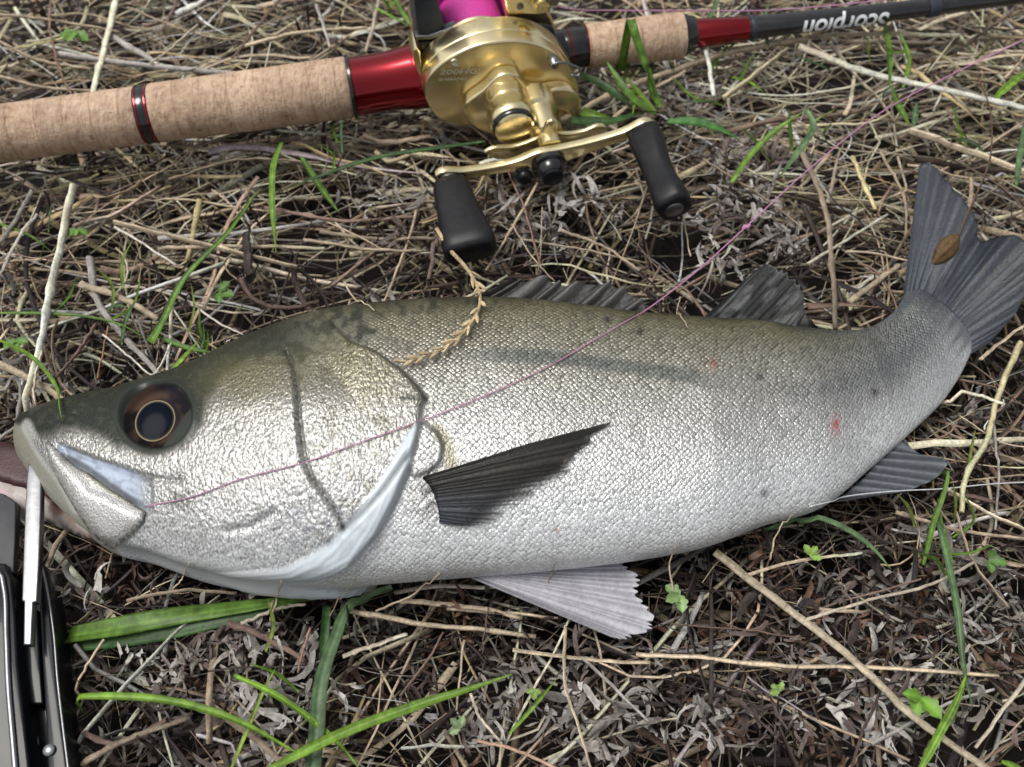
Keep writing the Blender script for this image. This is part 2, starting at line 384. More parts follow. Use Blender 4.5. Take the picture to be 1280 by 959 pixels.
    for cx, cy, rx, ry, am in ((1045,530,6,15,.85),(892,455,4,6,.7),(697,662,3,3,.9)):
        k = np.exp(-((px-cx)/rx)**2-((py-cy)/ry)**2)*am*sstep(n2, .25, .5); mix((.30,.035,.03), k); met *= 1-.8*k
    for cx, cy in ((955,617),(660,372),(800,415),(760,400),(950,470),(1094,490)):
        k = np.exp(-((px-cx)/5)**2-((py-cy)/5)**2); mix((.05,.05,.05), k*.8)
    return np.clip(col, .01, .95), np.stack([sca, cri, met], -1)
def fish_relief(p):
    """height of the skin's relief in metres"""
    px, py = p[:, 0], p[:, 1]; h = np.zeros(len(px))
    wgt = np.maximum(sstep(px, 402, 455), sstep(py, 440, 520))
    h += .0034*sstep(sd_poly(p, OPERCLE), -3, 4)*wgt
    sb = sd_poly(p, BAND); h += .0016*np.sqrt(np.clip(sb/11, 0, 1))
    h -= .00012*np.cos(sb*.9+8*fbm(px/40, py/40))*sstep(sb, 2, 6)
    for ln, w_, am in ((PREOP, 2.4, .0020), (CREASE1, 3.5, .0014), (CREASE2, 4, .0008), (CHEEKLINE, 3, .0009)):
        h -= am*np.exp(-(dist_line(p, ln)/w_)**2)
    sp_ = sd_poly(p, [(372,455),(377,500),(379,540),(384,580),(396,605),(412,625),(427,645),(432,664),(380,700),(250,690),(200,610),(240,480),(300,450)])
    h += .0012*sstep(sp_, -2, 7)*np.exp(-(dist_line(p, PREOP)/40)**2)
    k = sstep(sd_poly(p, [(80,556),(108,569),(140,580),(170,590),(198,600),(202,640),(185,650),(120,620),(80,575)]), -1, 8); h -= .0022*k
    r = np.hypot((px-EYE[0])/EYE_R[0], (py-EYE[1])/EYE_R[1])
    h += .0005*np.exp(-((r-1.10)/.08)**2) - .0042*(1-sstep(r, .86, 1.06))
    k = sstep(sd_poly(p, [(528,528),(546,540),(555,556),(551,578),(538,590),(515,598),(510,565)]), -2, 4); h += .0014*k
    for x, y in ((102,524),(84,531)): h -= .0009*np.exp(-((px-x)/5)**2-((py-y)/2.6)**2)
    h += .0005*(fbm(px/30, py/30)-.5)
    return h
def build_fish():
    R, a, b, th = fish_rings(); NR = len(th)
    tp = np.tile((1-np.cos(th))/2, (NC, 1))
    q = proj(R); mir = np.arange(NR)
    # underside columns take the pigment of the visible flank
    idx = np.array([k if k < NT else int(round((2*math.pi-th[k])/math.pi*(NT-1))) for k in range(NR)])
    qq = q[:, idx].reshape(-1, 2)
    gu = np.gradient(R, axis=0); gv = np.roll(R, -1, 1)-np.roll(R, 1, 1)
    nn = np.cross(gu, gv); nn /= np.maximum(np.linalg.norm(nn, axis=-1), 1e-12)[..., None]
    cen = R.mean(1, keepdims=True); sg = np.sign(((R-cen)*nn).sum(-1).mean()); nn *= sg
    h = fish_relief(qq).reshape(NC, NR)
    fade = np.minimum(1, np.arange(NC)/12)[:, None]*np.minimum(1, np.arange(NC)[::-1]/12)[:, None]
    fade = fade*sstep(np.abs(np.sin(th)), .02, .42)[None]              # the outline keeps its own line
    R2 = R + nn*(h*fade)[..., None]
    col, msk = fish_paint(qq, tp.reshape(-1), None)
    du = np.concatenate([[0], np.cumsum(np.linalg.norm(np.diff(R.mean(1), axis=0), axis=1))])
    dv = np.concatenate([np.zeros((NC, 1)), np.cumsum(np.linalg.norm(np.diff(R, axis=1), axis=-1), axis=1)], 1)
    dv = dv - dv[:, NT//2:NT//2+1]
    uv = np.stack([np.tile(du[:, None], (1, NR)), dv], -1).reshape(-1, 2)
    hd = sstep(sd_poly(qq, OPERCLE), -3, 3); uv = uv*(1-.40*hd[:, None])
    V = R2.reshape(-1, 3); i = np.arange(NC*NR).reshape(NC, NR); j = np.roll(i, -1, 1)
    F = np.stack([i[:-1], i[1:], j[1:], j[:-1]], -1).reshape(-1, 4)
    # caps
    c0, c1 = len(V), len(V)+1
    V = np.vstack([V, R2[0].mean(0), R2[-1].mean(0)]); col = np.vstack([col, col[:1], col[-1:]]); msk = np.vstack([msk, msk[:1], msk[-1:]]); uv = np.vstack([uv, uv[:1], uv[-1:]])
    half = np.arange(0, NR-1, 2)
    cap0 = np.stack([np.full(len(half), c0), i[0, half], i[0, half+1], i[0, (half+2) % NR]], -1)
    cap1 = np.stack([np.full(len(half), c1), i[-1, (half+2) % NR], i[-1, half+1], i[-1, half]], -1)
    F = np.vstack([F, cap0, cap1])
    if sg < 0: F = F[:, ::-1]
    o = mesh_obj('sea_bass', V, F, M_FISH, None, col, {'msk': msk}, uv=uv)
    tag(o, 'whole silver sea bass lying on its side on the dry grass', 'fish')
    ft = np.concatenate([F[:, [0, 1, 2]], F[:, [0, 2, 3]]])
    return o, BVHTree.FromPolygons(V.tolist(), ft.tolist()), V
FISH, FBVH, FISHV = build_fish()

def surf(px, py, off=0., z=None):
    """where a sight line meets the fish (raised by off along the skin's normal) or else height z; None when neither"""
    d = ray(px, py); d = d/np.linalg.norm(d)
    h = FBVH.ray_cast(Vector(CAM), Vector(d))
    if h[0] is not None: return np.array(h[0]) + off*np.array(h[1])*(1 if np.dot(h[1], d) < 0 else -1)
    return at(px, py, z if z is not None else .012)
def pillow(name, poly, mat, parent, H, wpx, step=4, base=None, col=None, attrs=None, under=.4, thick=0.):
    """a cushion-edged plate with the outline poly (photograph pixels) lying on base(px,py)"""
    poly = [tuple(map(float, p)) for p in poly]; P = np.array(poly)
    dense = []
    for k in range(len(P)):
        a_, b_ = P[k], P[(k+1) % len(P)]; n = max(1, int(np.linalg.norm(b_-a_)/step))
        dense += [tuple(a_+(b_-a_)*t/n) for t in range(n)]
    gx, gy = np.meshgrid(np.arange(P[:, 0].min(), P[:, 0].max(), step), np.arange(P[:, 1].min(), P[:, 1].max(), step*.9)); gx[::2] += step/2
    G = np.stack([gx.ravel(), gy.ravel()], -1); G = G[sd_poly(G, poly) > step*.6]
    v2 = [Vector(p) for p in dense]+[Vector(p) for p in G]; nb = len(dense)
    r = delaunay_2d_cdt(v2, [], [list(range(nb))], 1, 1e-4)
    q = np.array([tuple(v) for v in r[0]]); T = np.array([f for f in r[2] if len(f) == 3])
    d = np.maximum(sd_poly(q, poly), 0); e = np.sqrt(np.clip(1-(1-np.clip(d/wpx, 0, 1))**2, 0, 1))
    B = np.array([base(x, y) for x, y in q]); up = np.array([0, 0, 1.])
    top = B + up*(H*e+thick)[:, None]; bot = B - up*(H*under*e)[:, None]
    n = len(q); F = np.vstack([T, T[:, ::-1]+n])
    e1 = {}
    for t in T:
        for k in range(3): e1[(t[k], t[(k+1) % 3])] = 1
    bd = [(a_, b_) for (a_, b_) in e1 if (b_, a_) not in e1]
    F = np.vstack([F] + [np.array([[b_, a_, a_+n], [b_, a_+n, b_+n]]) for a_, b_ in bd])
    c = None if col is None else np.tile(col(q) if callable(col) else np.tile(np.array(col), (n, 1)), (2, 1))
    at_ = {k: np.tile(v, (2*n, 1)) for k, v in (attrs or {}).items()}
    return mesh_obj(name, np.vstack([top, bot]), F, mat, parent, c, at_, uv=np.tile(q*.00029, (2, 1)))
def fin(name, base, tip, nr, colf, parent, place, ridge=.0005, rag=.06, m=26, per=8, bend=None, alpha=None, seed=0):
    """rayed fin between a base line and a tip line (photograph pixels); place(px,py,u,v) gives the point"""
    r = np.random.default_rng(seed); nu = nr*per+1
    Bp = spline(base, nu) if len(base) > 2 else np.array(base[0])+(np.array(base[1])-np.array(base[0]))*np.linspace(0, 1, nu)[:, None]
    Tp = spline(tip, nu); u = np.linspace(0, 1, nu); ph = u*nr + .6*(vnoise(u*nr*.8+seed*7, u*0+seed)-.5)*2*np.minimum(1, np.minimum(u, 1-u)*8)
    ray_ = (.5+.5*np.cos(2*math.pi*ph))**1.6                      # 1 on a ray, 0 between
    cut = vnoise(u*nr*.9+seed*3, u*0+seed+.5); ext = 1 - rag*((1-ray_)**2*.35 + cut*.9*(r.random(nu)*.08+.95) + 1.2*vnoise(u*5+seed, u*0+3.3))
    v = np.linspace(0, 1, m); V = np.zeros((nu, m, 3)); c = np.zeros((nu, m, 3)); al = np.ones((nu, m, 3))
    for i in range(nu):
        for j in range(m):
            t = v[j]*ext[i]; p = Bp[i]+(Tp[i]-Bp[i])*t
            if bend is not None: p = p + bend(u[i], t)
            V[i, j] = place(p[0], p[1], u[i], t) + np.array([0, 0, ridge*(ray_[i]+.5*(.5+.5*math.cos(4*math.pi*ph[i]))*sstep(t, .3, .7))*(1-.5*t)])
            c[i, j] = colf(u[i], t, ray_[i])
            if alpha: al[i, j] = alpha(u[i], t, ray_[i])
    top = V.reshape(-1, 3); thk = np.array([0, 0, -.0006]); n = len(top)
    i = np.arange(n).reshape(nu, m); F = np.stack([i[:-1, :-1], i[1:, :-1], i[1:, 1:], i[:-1, 1:]], -1).reshape(-1, 4)
    ring = np.concatenate([i[:, 0], i[-1, 1:], i[::-1, -1][1:], i[0, ::-1][1:-1]]); r2 = np.roll(ring, -1)
    F = np.vstack([F, F[:, ::-1]+n, np.stack([ring, r2, r2+n, ring+n], -1)])
    C2 = np.tile(c.reshape(-1, 3), (2, 1)); A2 = np.tile(al.reshape(-1, 3), (2, 1))
    return mesh_obj(name, np.vstack([top, top+thk]), F, M_FIN, parent, C2, {'msk': A2})

def fish_parts():
    L = lambda a, b, t: np.array(a)*(1-t)+np.array(b)*t
    # tail fin, two lobes that meet in a fork
    def pt(px, py, u, v): return at(px, py, .0060 + .012*v*math.sin(math.pi*u) + .006*v)
    def ctail(u, v, k): return L((.026,.031,.039), (.060,.071,.088), k*.6+.4*float(fbm(np.array(u*40), np.array(v*3))))*(1-.25*v)*(1.1 if u < .5 else .85)
    fin('tail_fin', [(1128,378),(1146,366),(1168,374),(1192,396),(1210,420),(1212,444)],
        [(1150,200),(1158,194),(1184,222),(1206,248),(1222,272),(1226,300),(1242,296),(1262,291),(1284,298),(1290,340),(1278,380),(1238,428)],
        17, ctail, FISH, pt, ridge=.00045, rag=.03, per=9, seed=3)
    # soft dorsal fin folded back
    def pd(px, py, u, v): return at(px, py, .015 + .004*v)
    def cd(u, v, k): return L((.014,.015,.014), (.085,.09,.09), float(sstep(fbm(np.array(u*14), np.array(v*4+2)), .45, .6))*(.4+.6*k))
    fin('soft_dorsal_fin', [(878,399),(910,402),(945,405),(985,410),(1022,414)], [(955,330),(965,322),(982,330),(1000,345),(1008,366),(1008,385),(1022,408)], 11, cd, FISH, pd, ridge=.0009, rag=.12, seed=5)
    # spiny dorsal fin lying flat
    def ps(px, py, u, v): return at(px, py, .017 + .003*v)
    def csp(u, v, k): return L((.018,.017,.016), (.095,.09,.085), k**1.5)
    fin('spiny_dorsal_fin', [(590,376),(640,376),(690,380),(740,386),(800,394)], [(650,348),(694,337),(748,346),(788,356),(806,372),(812,388)], 8, csp, FISH, ps, ridge=.0024, rag=.22, per=12, seed=8)
    # anal fin
    def pa(px, py, u, v): return at(px, py, .011 - .002*v)
    def ca(u, v, k): return L((.035,.04,.046), (.115,.125,.14), k)*(1.+.35*u)
    fin('anal_fin', [(1126,530),(1108,560),(1085,592),(1045,628)], [(1128,546),(1138,560),(1152,570),(1188,578),(1180,594),(1150,610),(1090,621)], 10, ca, FISH, pa, ridge=.0009, rag=.05, seed=9)
    # pelvic fin spread over the litter
    def pv(px, py, u, v): return at(px, py, .020 - .010*sstep(v))
    def cv(u, v, k): return L((.33,.325,.36), (.47,.46,.50), k)*(1-.55*math.exp(-((u-.83)/.07)**2)*(1-v*.6))
    fin('pelvic_fin', [(600,712),(594,716),(588,722)], [(792,703),(812,724),(820,742),(829,768),(824,790),(806,806),(778,802)], 15, cv, FISH, pv, ridge=.00035, rag=.07, per=8, seed=12,
        alpha=lambda u, v, k: .96-.12*v*(1-k))
    # breast fin lying on the flank
    def pp(px, py, u, v): return surf(px, py, .0012 + .0024*math.sin(math.pi*min(1, v*1.1))*(1-.6*u), .02)
    def cp(u, v, k):
        c = L((.010,.010,.008), (.034,.031,.025), k); c = L(c, (.040,.044,.058), max(0, min(1, (u-.25)*2.2))*(1-v))
        return L(c, (.22,.20,.15), sstep(u, .5, 1)*sstep(v, .45, 1)*.8)
    fin('pectoral_fin', [(528,598),(538,610),(546,630),(550,654)], [(772,527),(766,548),(750,570),(724,592),(690,618),(660,640),(632,655),(604,658)], 15, cp, FISH, pp, ridge=.0006, rag=.16, per=8, seed=15,
        alpha=lambda u, v, k: 1-min(.96, max(0, sstep(v, .22, .9)*sstep(u, .15, .6)*(1.45-.95*k)+.9*sstep(v, .68, 1)*(1-.5*k)*sstep(u, .02, .16))))
    # eye: iris dome with a raised lens-like pupil
    M_EYE, nt, b_ = new_mat('fish_eye'); a = attr(nt, 'col'); nt.links.new(a.outputs['Color'], b_.inputs['Base Color'])
    b_.inputs['Roughness'].default_value = .12; b_.inputs['Specular IOR Level'].default_value = .02; b_.inputs['Coat Weight'].default_value = .0; b_.inputs['Coat Roughness'].default_value = .03
    rim = np.array([surf(EYE[0]+.78*EYE_R[0]*math.cos(t), EYE[1]-.78*EYE_R[1]*math.sin(t)) for t in np.linspace(0, 2*math.pi, 17)[:-1]])
    pc = rim.mean(0); mp_ = mpp(pc); nrm = sum(np.cross(rim[k]-pc, rim[(k+1) % 16]-pc) for k in range(16)); nrm /= np.linalg.norm(nrm)
    if nrm[2] < 0: nrm = -nrm
    tc_ = CAM-pc; nrm = .55*nrm+.45*tc_/np.linalg.norm(tc_); nrm /= np.linalg.norm(nrm)            # the eyeball looks a little towards the belly
    e1 = RT-nrm*(RT@nrm); e1 /= np.linalg.norm(e1); e2 = np.cross(nrm, e1)
    def dome(name, c, rx, ry, H, z0, colf, parent, n=56, m=26):
        o3 = on_plane(c[0], c[1], pc+nrm*z0, nrm); V = [o3+nrm*H]; C = [colf(0, 0)]
        for j in range(1, m+1):
            r = j/m
            for k in range(n):
                t = 2*math.pi*k/n
                V.append(o3+e1*(rx*r*math.cos(t))+e2*(ry*r*math.sin(t))+nrm*(H*(1-r**2.2))); C.append(colf(r, t))
        F = [(0, 1+k, 1+(k+1) % n) for k in range(n)]
        for j in range(m-1):
            for k in range(n): F.append((1+j*n+k, 1+(j+1)*n+k, 1+(j+1)*n+(k+1) % n, 1+j*n+(k+1) % n))
        return mesh_obj(name, V, F, M_EYE, parent, np.array(C))
    rx, ry = EYE_R[0]*mp_*1.10, EYE_R[1]*mp_*1.16
    def ci(r, t):
        n = float(fbm(np.array(3+2.2*math.cos(t)*r*1.5), np.array(7+2.2*math.sin(t)*r*1.5))); c = L((.006,.0055,.006), (.030,.018,.014), sstep(n, .35, .65))
        c = L(c, (.018,.018,.024), .6*sstep(math.cos(t-.6), .1, .8)); c = L(c, (.20,.15,.08), math.exp(-((r-.90)/.035)**2)*sstep(math.cos(t+.1), .2, .8))
        c = L(c, (.10,.06,.04), .5*math.exp(-((r-.6)/.12)**2)*sstep(n, .3, .6))
        return L(c, (.02,.022,.018), sstep(r, .91, 1))
    eye = dome('eye', EYE, rx, ry, .0016, .0028, ci, FISH)
    dome('pupil', EYE+np.array([-7, 3]), 24.5*mp_, 27*mp_, .0006, .0043, lambda r, t: (.26,.20,.12) if r > .93 else ((.03,.03,.03) if r > .86 else (.004,.006,.012)), eye, m=28)
    # jaw plates
    wh = {'msk': (0, .7, .5)}
    def cm(q):
        e = sd_poly(q, MAX); t = sstep(dist_line(q, [(85,577),(113,592),(140,612),(165,627),(184,639)]), 1, 9)
        c = np.array((.60,.595,.575))*t[:, None]+np.array((.24,.22,.13))*(1-t)[:, None]
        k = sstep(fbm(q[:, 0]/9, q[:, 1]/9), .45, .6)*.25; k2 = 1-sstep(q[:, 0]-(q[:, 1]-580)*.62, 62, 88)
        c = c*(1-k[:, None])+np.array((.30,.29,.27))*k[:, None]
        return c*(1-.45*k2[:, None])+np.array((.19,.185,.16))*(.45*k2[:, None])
    MAX = [(58,548),(72,563),(85,577),(113,592),(140,612),(165,627),(185,640),(181,652),(170,664),(158,674),(148,680),(138,683),(128,676),(112,660),(96,636),(78,606),(64,578)]
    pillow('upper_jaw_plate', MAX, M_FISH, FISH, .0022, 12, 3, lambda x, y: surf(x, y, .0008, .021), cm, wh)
    def cj(q):
        k = sstep(fbm(q[:, 0]/16, q[:, 1]/16), .4, .62); c = np.array((.36,.32,.29))*(1-k[:, None])+np.array((.20,.12,.08))*k[:, None]
        t = 1-sstep(dist_line(q, [(-50,600),(-5,605),(18,632)]), 1, 5); c = c*(1-t[:, None])+np.array((.34,.03,.02))*t[:, None]
        t = sstep(-q[:, 0]+.6*(q[:, 1]-600), -26, 6); return c*(1-.6*t[:, None])+np.array((.45,.43,.47))*.6*t[:, None]
    pillow('lower_jaw', [(-70,590),(-30,568),(0,566),(22,580),(40,596),(64,608),(100,640),(130,672),(142,684),(112,677),(90,666),(68,657),(50,648),(20,646),(-30,634),(-70,630)], M_FISH, FISH, .006, 24, 4,
           lambda x, y: at(x, y, .006+.003*float(sstep(x, 20, 130))), cj, {'msk': (0, .15, .05)})
    pillow('mouth_lining', [(-50,556),(10,552),(30,556),(46,580),(66,606),(86,632),(70,634),(40,616),(0,604),(-50,606)], M_FISH, FISH, .002, 12, 5,
           lambda x, y: at(x, y, .0115), lambda q: np.array((.045,.016,.018))*np.ones((len(q), 1))*(.6+.9*fbm(q[:, 0]/12, q[:, 1]/12))[:, None], {'msk': (0, .1, 0)})
fish_parts()

# ------------------------------------------------------------------ tools for hard things
def frame_of(d):
    d = np.array(d, float); d /= np.linalg.norm(d); s = np.cross(d, [0, 0, 1.])
    if np.linalg.norm(s) < 1e-6: s = np.array([1., 0, 0])
    s /= np.linalg.norm(s); return d, s, np.cross(s, d)
def lathe(name, p0, p1, prof, mat, parent, n=48, cap=True, ry=1.0):
    """turned shape from p0 to p1; prof = [(t, radius in metres)]"""
    p0 = np.array(p0); p1 = np.array(p1); d, s, u = frame_of(p1-p0); bm = bmesh.new(); rings = []
    for t, r in prof:
        c = p0+(p1-p0)*t
        rings.append([bm.verts.new(c+s*r*math.cos(2*math.pi*k/n)+u*r*ry*math.sin(2*math.pi*k/n)) for k in range(n)])
    for a, b in zip(rings[:-1], rings[1:]):
        for k in range(n): bm.faces.new((a[k], a[(k+1) % n], b[(k+1) % n], b[k]))
    if cap: bm.faces.new(rings[0][::-1]); bm.faces.new(rings[-1])
    return bm_obj(name, bm, mat, parent, angle=40)
def prism(name, pts, vec, mat, parent, bevel=.0004, seg=3):
    """outline (3D points) extruded by vec, edges rounded"""
    bm = bmesh.new(); vec = np.array(vec)
    a = [bm.verts.new(p) for p in pts]; b = [bm.verts.new(np.array(p)+vec) for p in pts]; n = len(a)
    bm.faces.new(a); bm.faces.new(b[::-1])
    for k in range(n): bm.faces.new((a[k], b[k], b[(k+1) % n], a[(k+1) % n]))
    bmesh.ops.recalc_face_normals(bm, faces=bm.faces)
    if bevel:
        rim = [e for e in bm.edges if any(len(f.verts) == n and n > 4 or (f.verts[0] in a and all(v in a for v in f.verts)) or all(v in b for v in f.verts) for f in e.link_faces)]
        bmesh.ops.bevel(bm, geom=rim, offset=bevel, segments=seg, profile=.5, affect='EDGES', clamp_overlap=True)
    return bm_obj(name, bm, mat, parent, angle=50)
def loft(name, p0, d, length, prof, s, u, mat, parent, n=32):
    """body along d with elliptical sections prof = [(t, half width along s, half height along u, shift along s)]"""
    d = np.array(d); bm = bmesh.new(); rings = []
    for t, rw, rh, sh in prof:
        c = p0+d*length*t+s*sh
        rings.append([bm.verts.new(c+s*rw*np.sign(math.cos(q))*abs(math.cos(q))**.62+u*rh*np.sign(math.sin(q))*abs(math.sin(q))**.62) for q in [2*math.pi*k/n for k in range(n)]])
    for a, b in zip(rings[:-1], rings[1:]):
        for k in range(n): bm.faces.new((a[k], a[(k+1) % n], b[(k+1) % n], b[k]))
    bm.faces.new(rings[0][::-1]); bm.faces.new(rings[-1]); return bm_obj(name, bm, mat, parent, angle=60)
def tube(P, r, n=8):
    P = np.array(P); T = np.gradient(P, axis=0); V = []; F = []
    rr = np.broadcast_to(r, (len(P),))
    for i in range(len(P)):
        d, s, u = frame_of(T[i])
        V += [P[i]+rr[i]*(s*math.cos(2*math.pi*k/n)+u*math.sin(2*math.pi*k/n)) for k in range(n)]
    for i in range(len(P)-1):
        for k in range(n): F.append((i*n+k, i*n+(k+1) % n, (i+1)*n+(k+1) % n, (i+1)*n+k))
    F.append(tuple(range(n))[::-1]); F.append(tuple(range((len(P)-1)*n, len(P)*n)))
    return V, F
def wrap_text(name, body, place, width, mat, parent, shear=.0, bold=.0, cuts=6, cx=24):
    """lettering laid on a surface: place(x in 0..1, y in 0..1 of the em) -> point; slightly proud"""
    cu = bpy.data.curves.new(name, 'FONT'); cu.body = body; cu.shear = shear; cu.offset = bold; cu.resolution_u = 4
    ob = bpy.data.objects.new(name, cu); COL.objects.link(ob); dg = bpy.context.evaluated_depsgraph_get()
    me = bpy.data.meshes.new_from_object(ob.evaluated_get(dg)); bpy.data.objects.remove(ob); bpy.data.curves.remove(cu)
    bm = bmesh.new(); bm.from_mesh(me); bpy.data.meshes.remove(me)
    xs = [v.co.x for v in bm.verts]; ys = [v.co.y for v in bm.verts]; x0, x1, y0, y1 = min(xs), max(xs), min(ys), max(ys)
    for k in range(1, cuts):
        bmesh.ops.bisect_plane(bm, geom=bm.verts[:]+bm.edges[:]+bm.faces[:], plane_co=(0, y0+(y1-y0)*k/cuts, 0), plane_no=(0, 1, 0))
    asp = (y1-y0)/(x1-x0)
    for v in bm.verts: v.co = Vector(place((v.co.x-x0)/(x1-x0)*width, (v.co.y-y0)/(y1-y0)*width*asp))
    return bm_obj(name, bm, mat, parent, smooth=False)

def cork_mat():
    m, nt, b = new_mat('cork')
    f = noise_tex(nt, 260, 6, stretch=(.9, 1., 1.), rough=.7); g = noise_tex(nt, 420, 4, stretch=(1.6, .35, .35), rough=.6); h = noise_tex(nt, 34, 4, stretch=(2.2, .5, .5))
    c = ramp(nt, f, [(.28, (.33, .215, .14)), (.48, (.50, .36, .255)), (.72, (.62, .48, .355))])
    c = mixc(nt, 'MULTIPLY', .75, c, ramp(nt, g, [(.30, (.55, .48, .42)), (.46, (1, 1, 1)), (.8, (1.15, 1.12, 1.1))]))
    c = mixc(nt, 'MULTIPLY', .8, c, ramp(nt, h, [(.3, (.72, .68, .64)), (.7, (1.15, 1.15, 1.15))]))
    pit = noise_tex(nt, 330, 3, stretch=(.5, 1.3, 1.3)); pk = ramp(nt, pit, [(.66, (1, 1, 1)), (.72, (.34, .27, .22))])
    dr = at(853, 44, .021)-at(0, 167, .021); dr /= np.linalg.norm(dr); tc = N(nt, 'ShaderNodeTexCoord'); dt = N(nt, 'ShaderNodeVectorMath', operation='DOT_PRODUCT')
    nt.links.new(tc.outputs['Object'], dt.inputs[0]); dt.inputs[1].default_value = tuple(dr/.0118)           # glued cork rings
    ax_ = mathn(nt, 'ADD', dt.outputs['Value'], mathn(nt, 'MULTIPLY', f, .06)); fr = mathn(nt, 'FRACT', ax_)
    jn = ramp(nt, fr, [(.0, (.62, .55, .5)), (.035, (1, 1, 1)), (.96, (1, 1, 1)), (1., (.62, .55, .5))])
    wn = N(nt, 'ShaderNodeTexWhiteNoise', noise_dimensions='1D'); nt.links.new(mathn(nt, 'FLOOR', ax_), wn.inputs['W'])
    rt = ramp(nt, wn.outputs['Value'], [(0., (.86, .84, .82)), (1., (1.2, 1.2, 1.2))])
    c = mixc(nt, 'MULTIPLY', .7, mixc(nt, 'MULTIPLY', .8, c, rt), jn)
    nt.links.new(mixc(nt, 'MULTIPLY', .85, c, pk), b.inputs['Base Color']); b.inputs['Roughness'].default_value = .85
    bump(nt, b, mathn(nt, 'ADD', f, mathn(nt, 'MULTIPLY', g, .8)), .0012); return m
M_CORK = cork_mat()
M_BLACK = simple('black_gloss', (.012, .012, .013), .18, 0, 60, .3, coat=.6)
M_RUBBER = simple('black_rubber', (.009, .0095, .011), .42, 0, 240, .35, .0001)
M_RED = simple('red_anodised', (.24, .002, .008), .14, .8, 40, .12, coat=.5)
M_GOLD = simple('champagne_gold', (.93, .79, .48), .25, 1., 55, .06)
M_GOLDB = simple('brushed_gold', (.92, .80, .48), .24, 1., 300, .07, stretch=(1, 1, 12))
M_STEEL = simple('steel', (.25, .255, .265), .36, 1., 180, .12, .0001)
M_GREYSTEEL = simple('scratched_steel', (.035, .036, .04), .55, .3, 90, .3, .0002)
M_ALU = simple('black_anodised', (.008, .009, .011), .3, .0, 90, .4, coat=.2)
M_SLATE = simple('slate_plastic', (.035, .042, .055), .45, 0, 120, .2)
for m_ in (M_RUBBER, M_ALU, M_BLACK, M_SLATE): m_.node_tree.nodes['Principled BSDF'].inputs['Specular IOR Level'].default_value = .28
M_ALU.node_tree.nodes['Principled BSDF'].inputs['Specular IOR Level'].default_value = .12
M_WHITE = simple('white_print', (.80, .82, .84), .5, 0, 200, .05)
M_BLANK = simple('graphite_blank', (.016, .016, .018), .22, .2, 110, .35, coat=.7)
def line_mat(name, c, nsc=2500):
    m, nt, b = new_mat(name); f = noise_tex(nt, nsc, 2)
    nt.links.new(ramp(nt, f, [(.3, tuple(x*.7 for x in c)), (.7, tuple(min(1, x*1.2) for x in c))]), b.inputs['Base Color'])
    b.inputs['Roughness'].default_value = .5; bump(nt, b, f, .0003); return m
M_LINE = line_mat('faded_pink_braid', (.48, .22, .37)); M_SPOOL = line_mat('magenta_braid', (.55, .03, .30))

# ------------------------------------------------------------------ the rod
ROD_PX = np.array([(-140,185.5),(0,167),(183,143),(440,109),(530,95),(625,77),(700,63),(730,58),(853,44),(940,35),(1017,27),(1153,11),(1320,-9)], float)
ROD3 = np.array([at(x, y, .021) for x, y in ROD_PX])
def rodp(x):
    return np.array([np.interp(x, ROD_PX[:, 0], ROD3[:, k]) for k in range(3)])
def build_rod():
    rod = thing('fishing_rod', 'baitcasting rod with cork grips and red seat lying across the litter', 'fishing rod')
    def seg(name, x0, x1, r0, r1, mat, prof=None, parent=None):
        a, b = rodp(x0), rodp(x1); m = mpp(a); L_ = np.linalg.norm(b-a)
        e = min(.0012/L_, .2)
        pr = [(t, (r0+(r1-r0)*t)*m*k) for t, k in (prof or [(0, .96), (e, 1), (.5, 1), (1-e, 1), (1, .96)])]
        return lathe(name, a, b, pr, mat, parent or rod)
    seg('rear_grip', -140, 176, 35, 36, M_CORK); seg('rear_grip', 192, 437, 36, 38, M_CORK)
    w_ = seg('grip_ring', 175, 193, 35.8, 36.2, M_BLACK)
    for x in (177, 189): seg('red_trim', x, x+2.6, 36.7, 36.9, M_RED, parent=w_)
    seg('seat_collar', 436.5, 442, 39, 39.5, M_BLACK)
    seg('reel_seat', 441.5, 560, 36, 38, M_RED, [(0, 1), (.15, .97), (.4, .98), (.6, 1.06), (.8, 1.1), (1, .9)]); seg('seat_body', 559, 704, 26, 26, M_BLACK)
    seg('seat_nut', 703, 733, 25, 25, M_BLACK)
    for x in (709, 731): seg('red_trim', x, x+2.2, 25.8, 25.8, M_RED)
    seg('fore_grip', 732, 852, 26, 29, M_CORK); seg('winding_check', 851, 868, 27, 20, M_BLACK)
    seg('red_winding', 867, 934, 18, 15, M_RED); seg('black_winding', 933, 942, 15, 14.6, M_BLACK)
    seg('rod_blank', 941, 1320, 14.2, 8.2, M_BLANK)
    seg('winding', 1158, 1172, 12.0, 11.6, M_SLATE); seg('winding', 936, 942, 15.4, 15.2, M_SLATE)
    # lettering on the blank: upside down from here, it reads towards the grip
    a, b = rodp(1106), rodp(999); d = (b-a)/np.linalg.norm(b-a); m = mpp(a); s = np.cross(d, [0, 0, 1.]); s /= np.linalg.norm(s); u = np.array([0, 0, 1.])
    if s[1] > 0: s = -s
    def pl(x, y):
        c = a+d*x; f = x/np.linalg.norm(b-a); r = (11.3+1.75*f)*m+.00025; ang = math.radians(10) + y/r
        return c+r*(u*math.cos(ang)+s*math.sin(ang))
    wrap_text('lettering', 'Scorpion', pl, np.linalg.norm(b-a), M_WHITE, rod, shear=.18, bold=.022)
    return rod
build_rod()

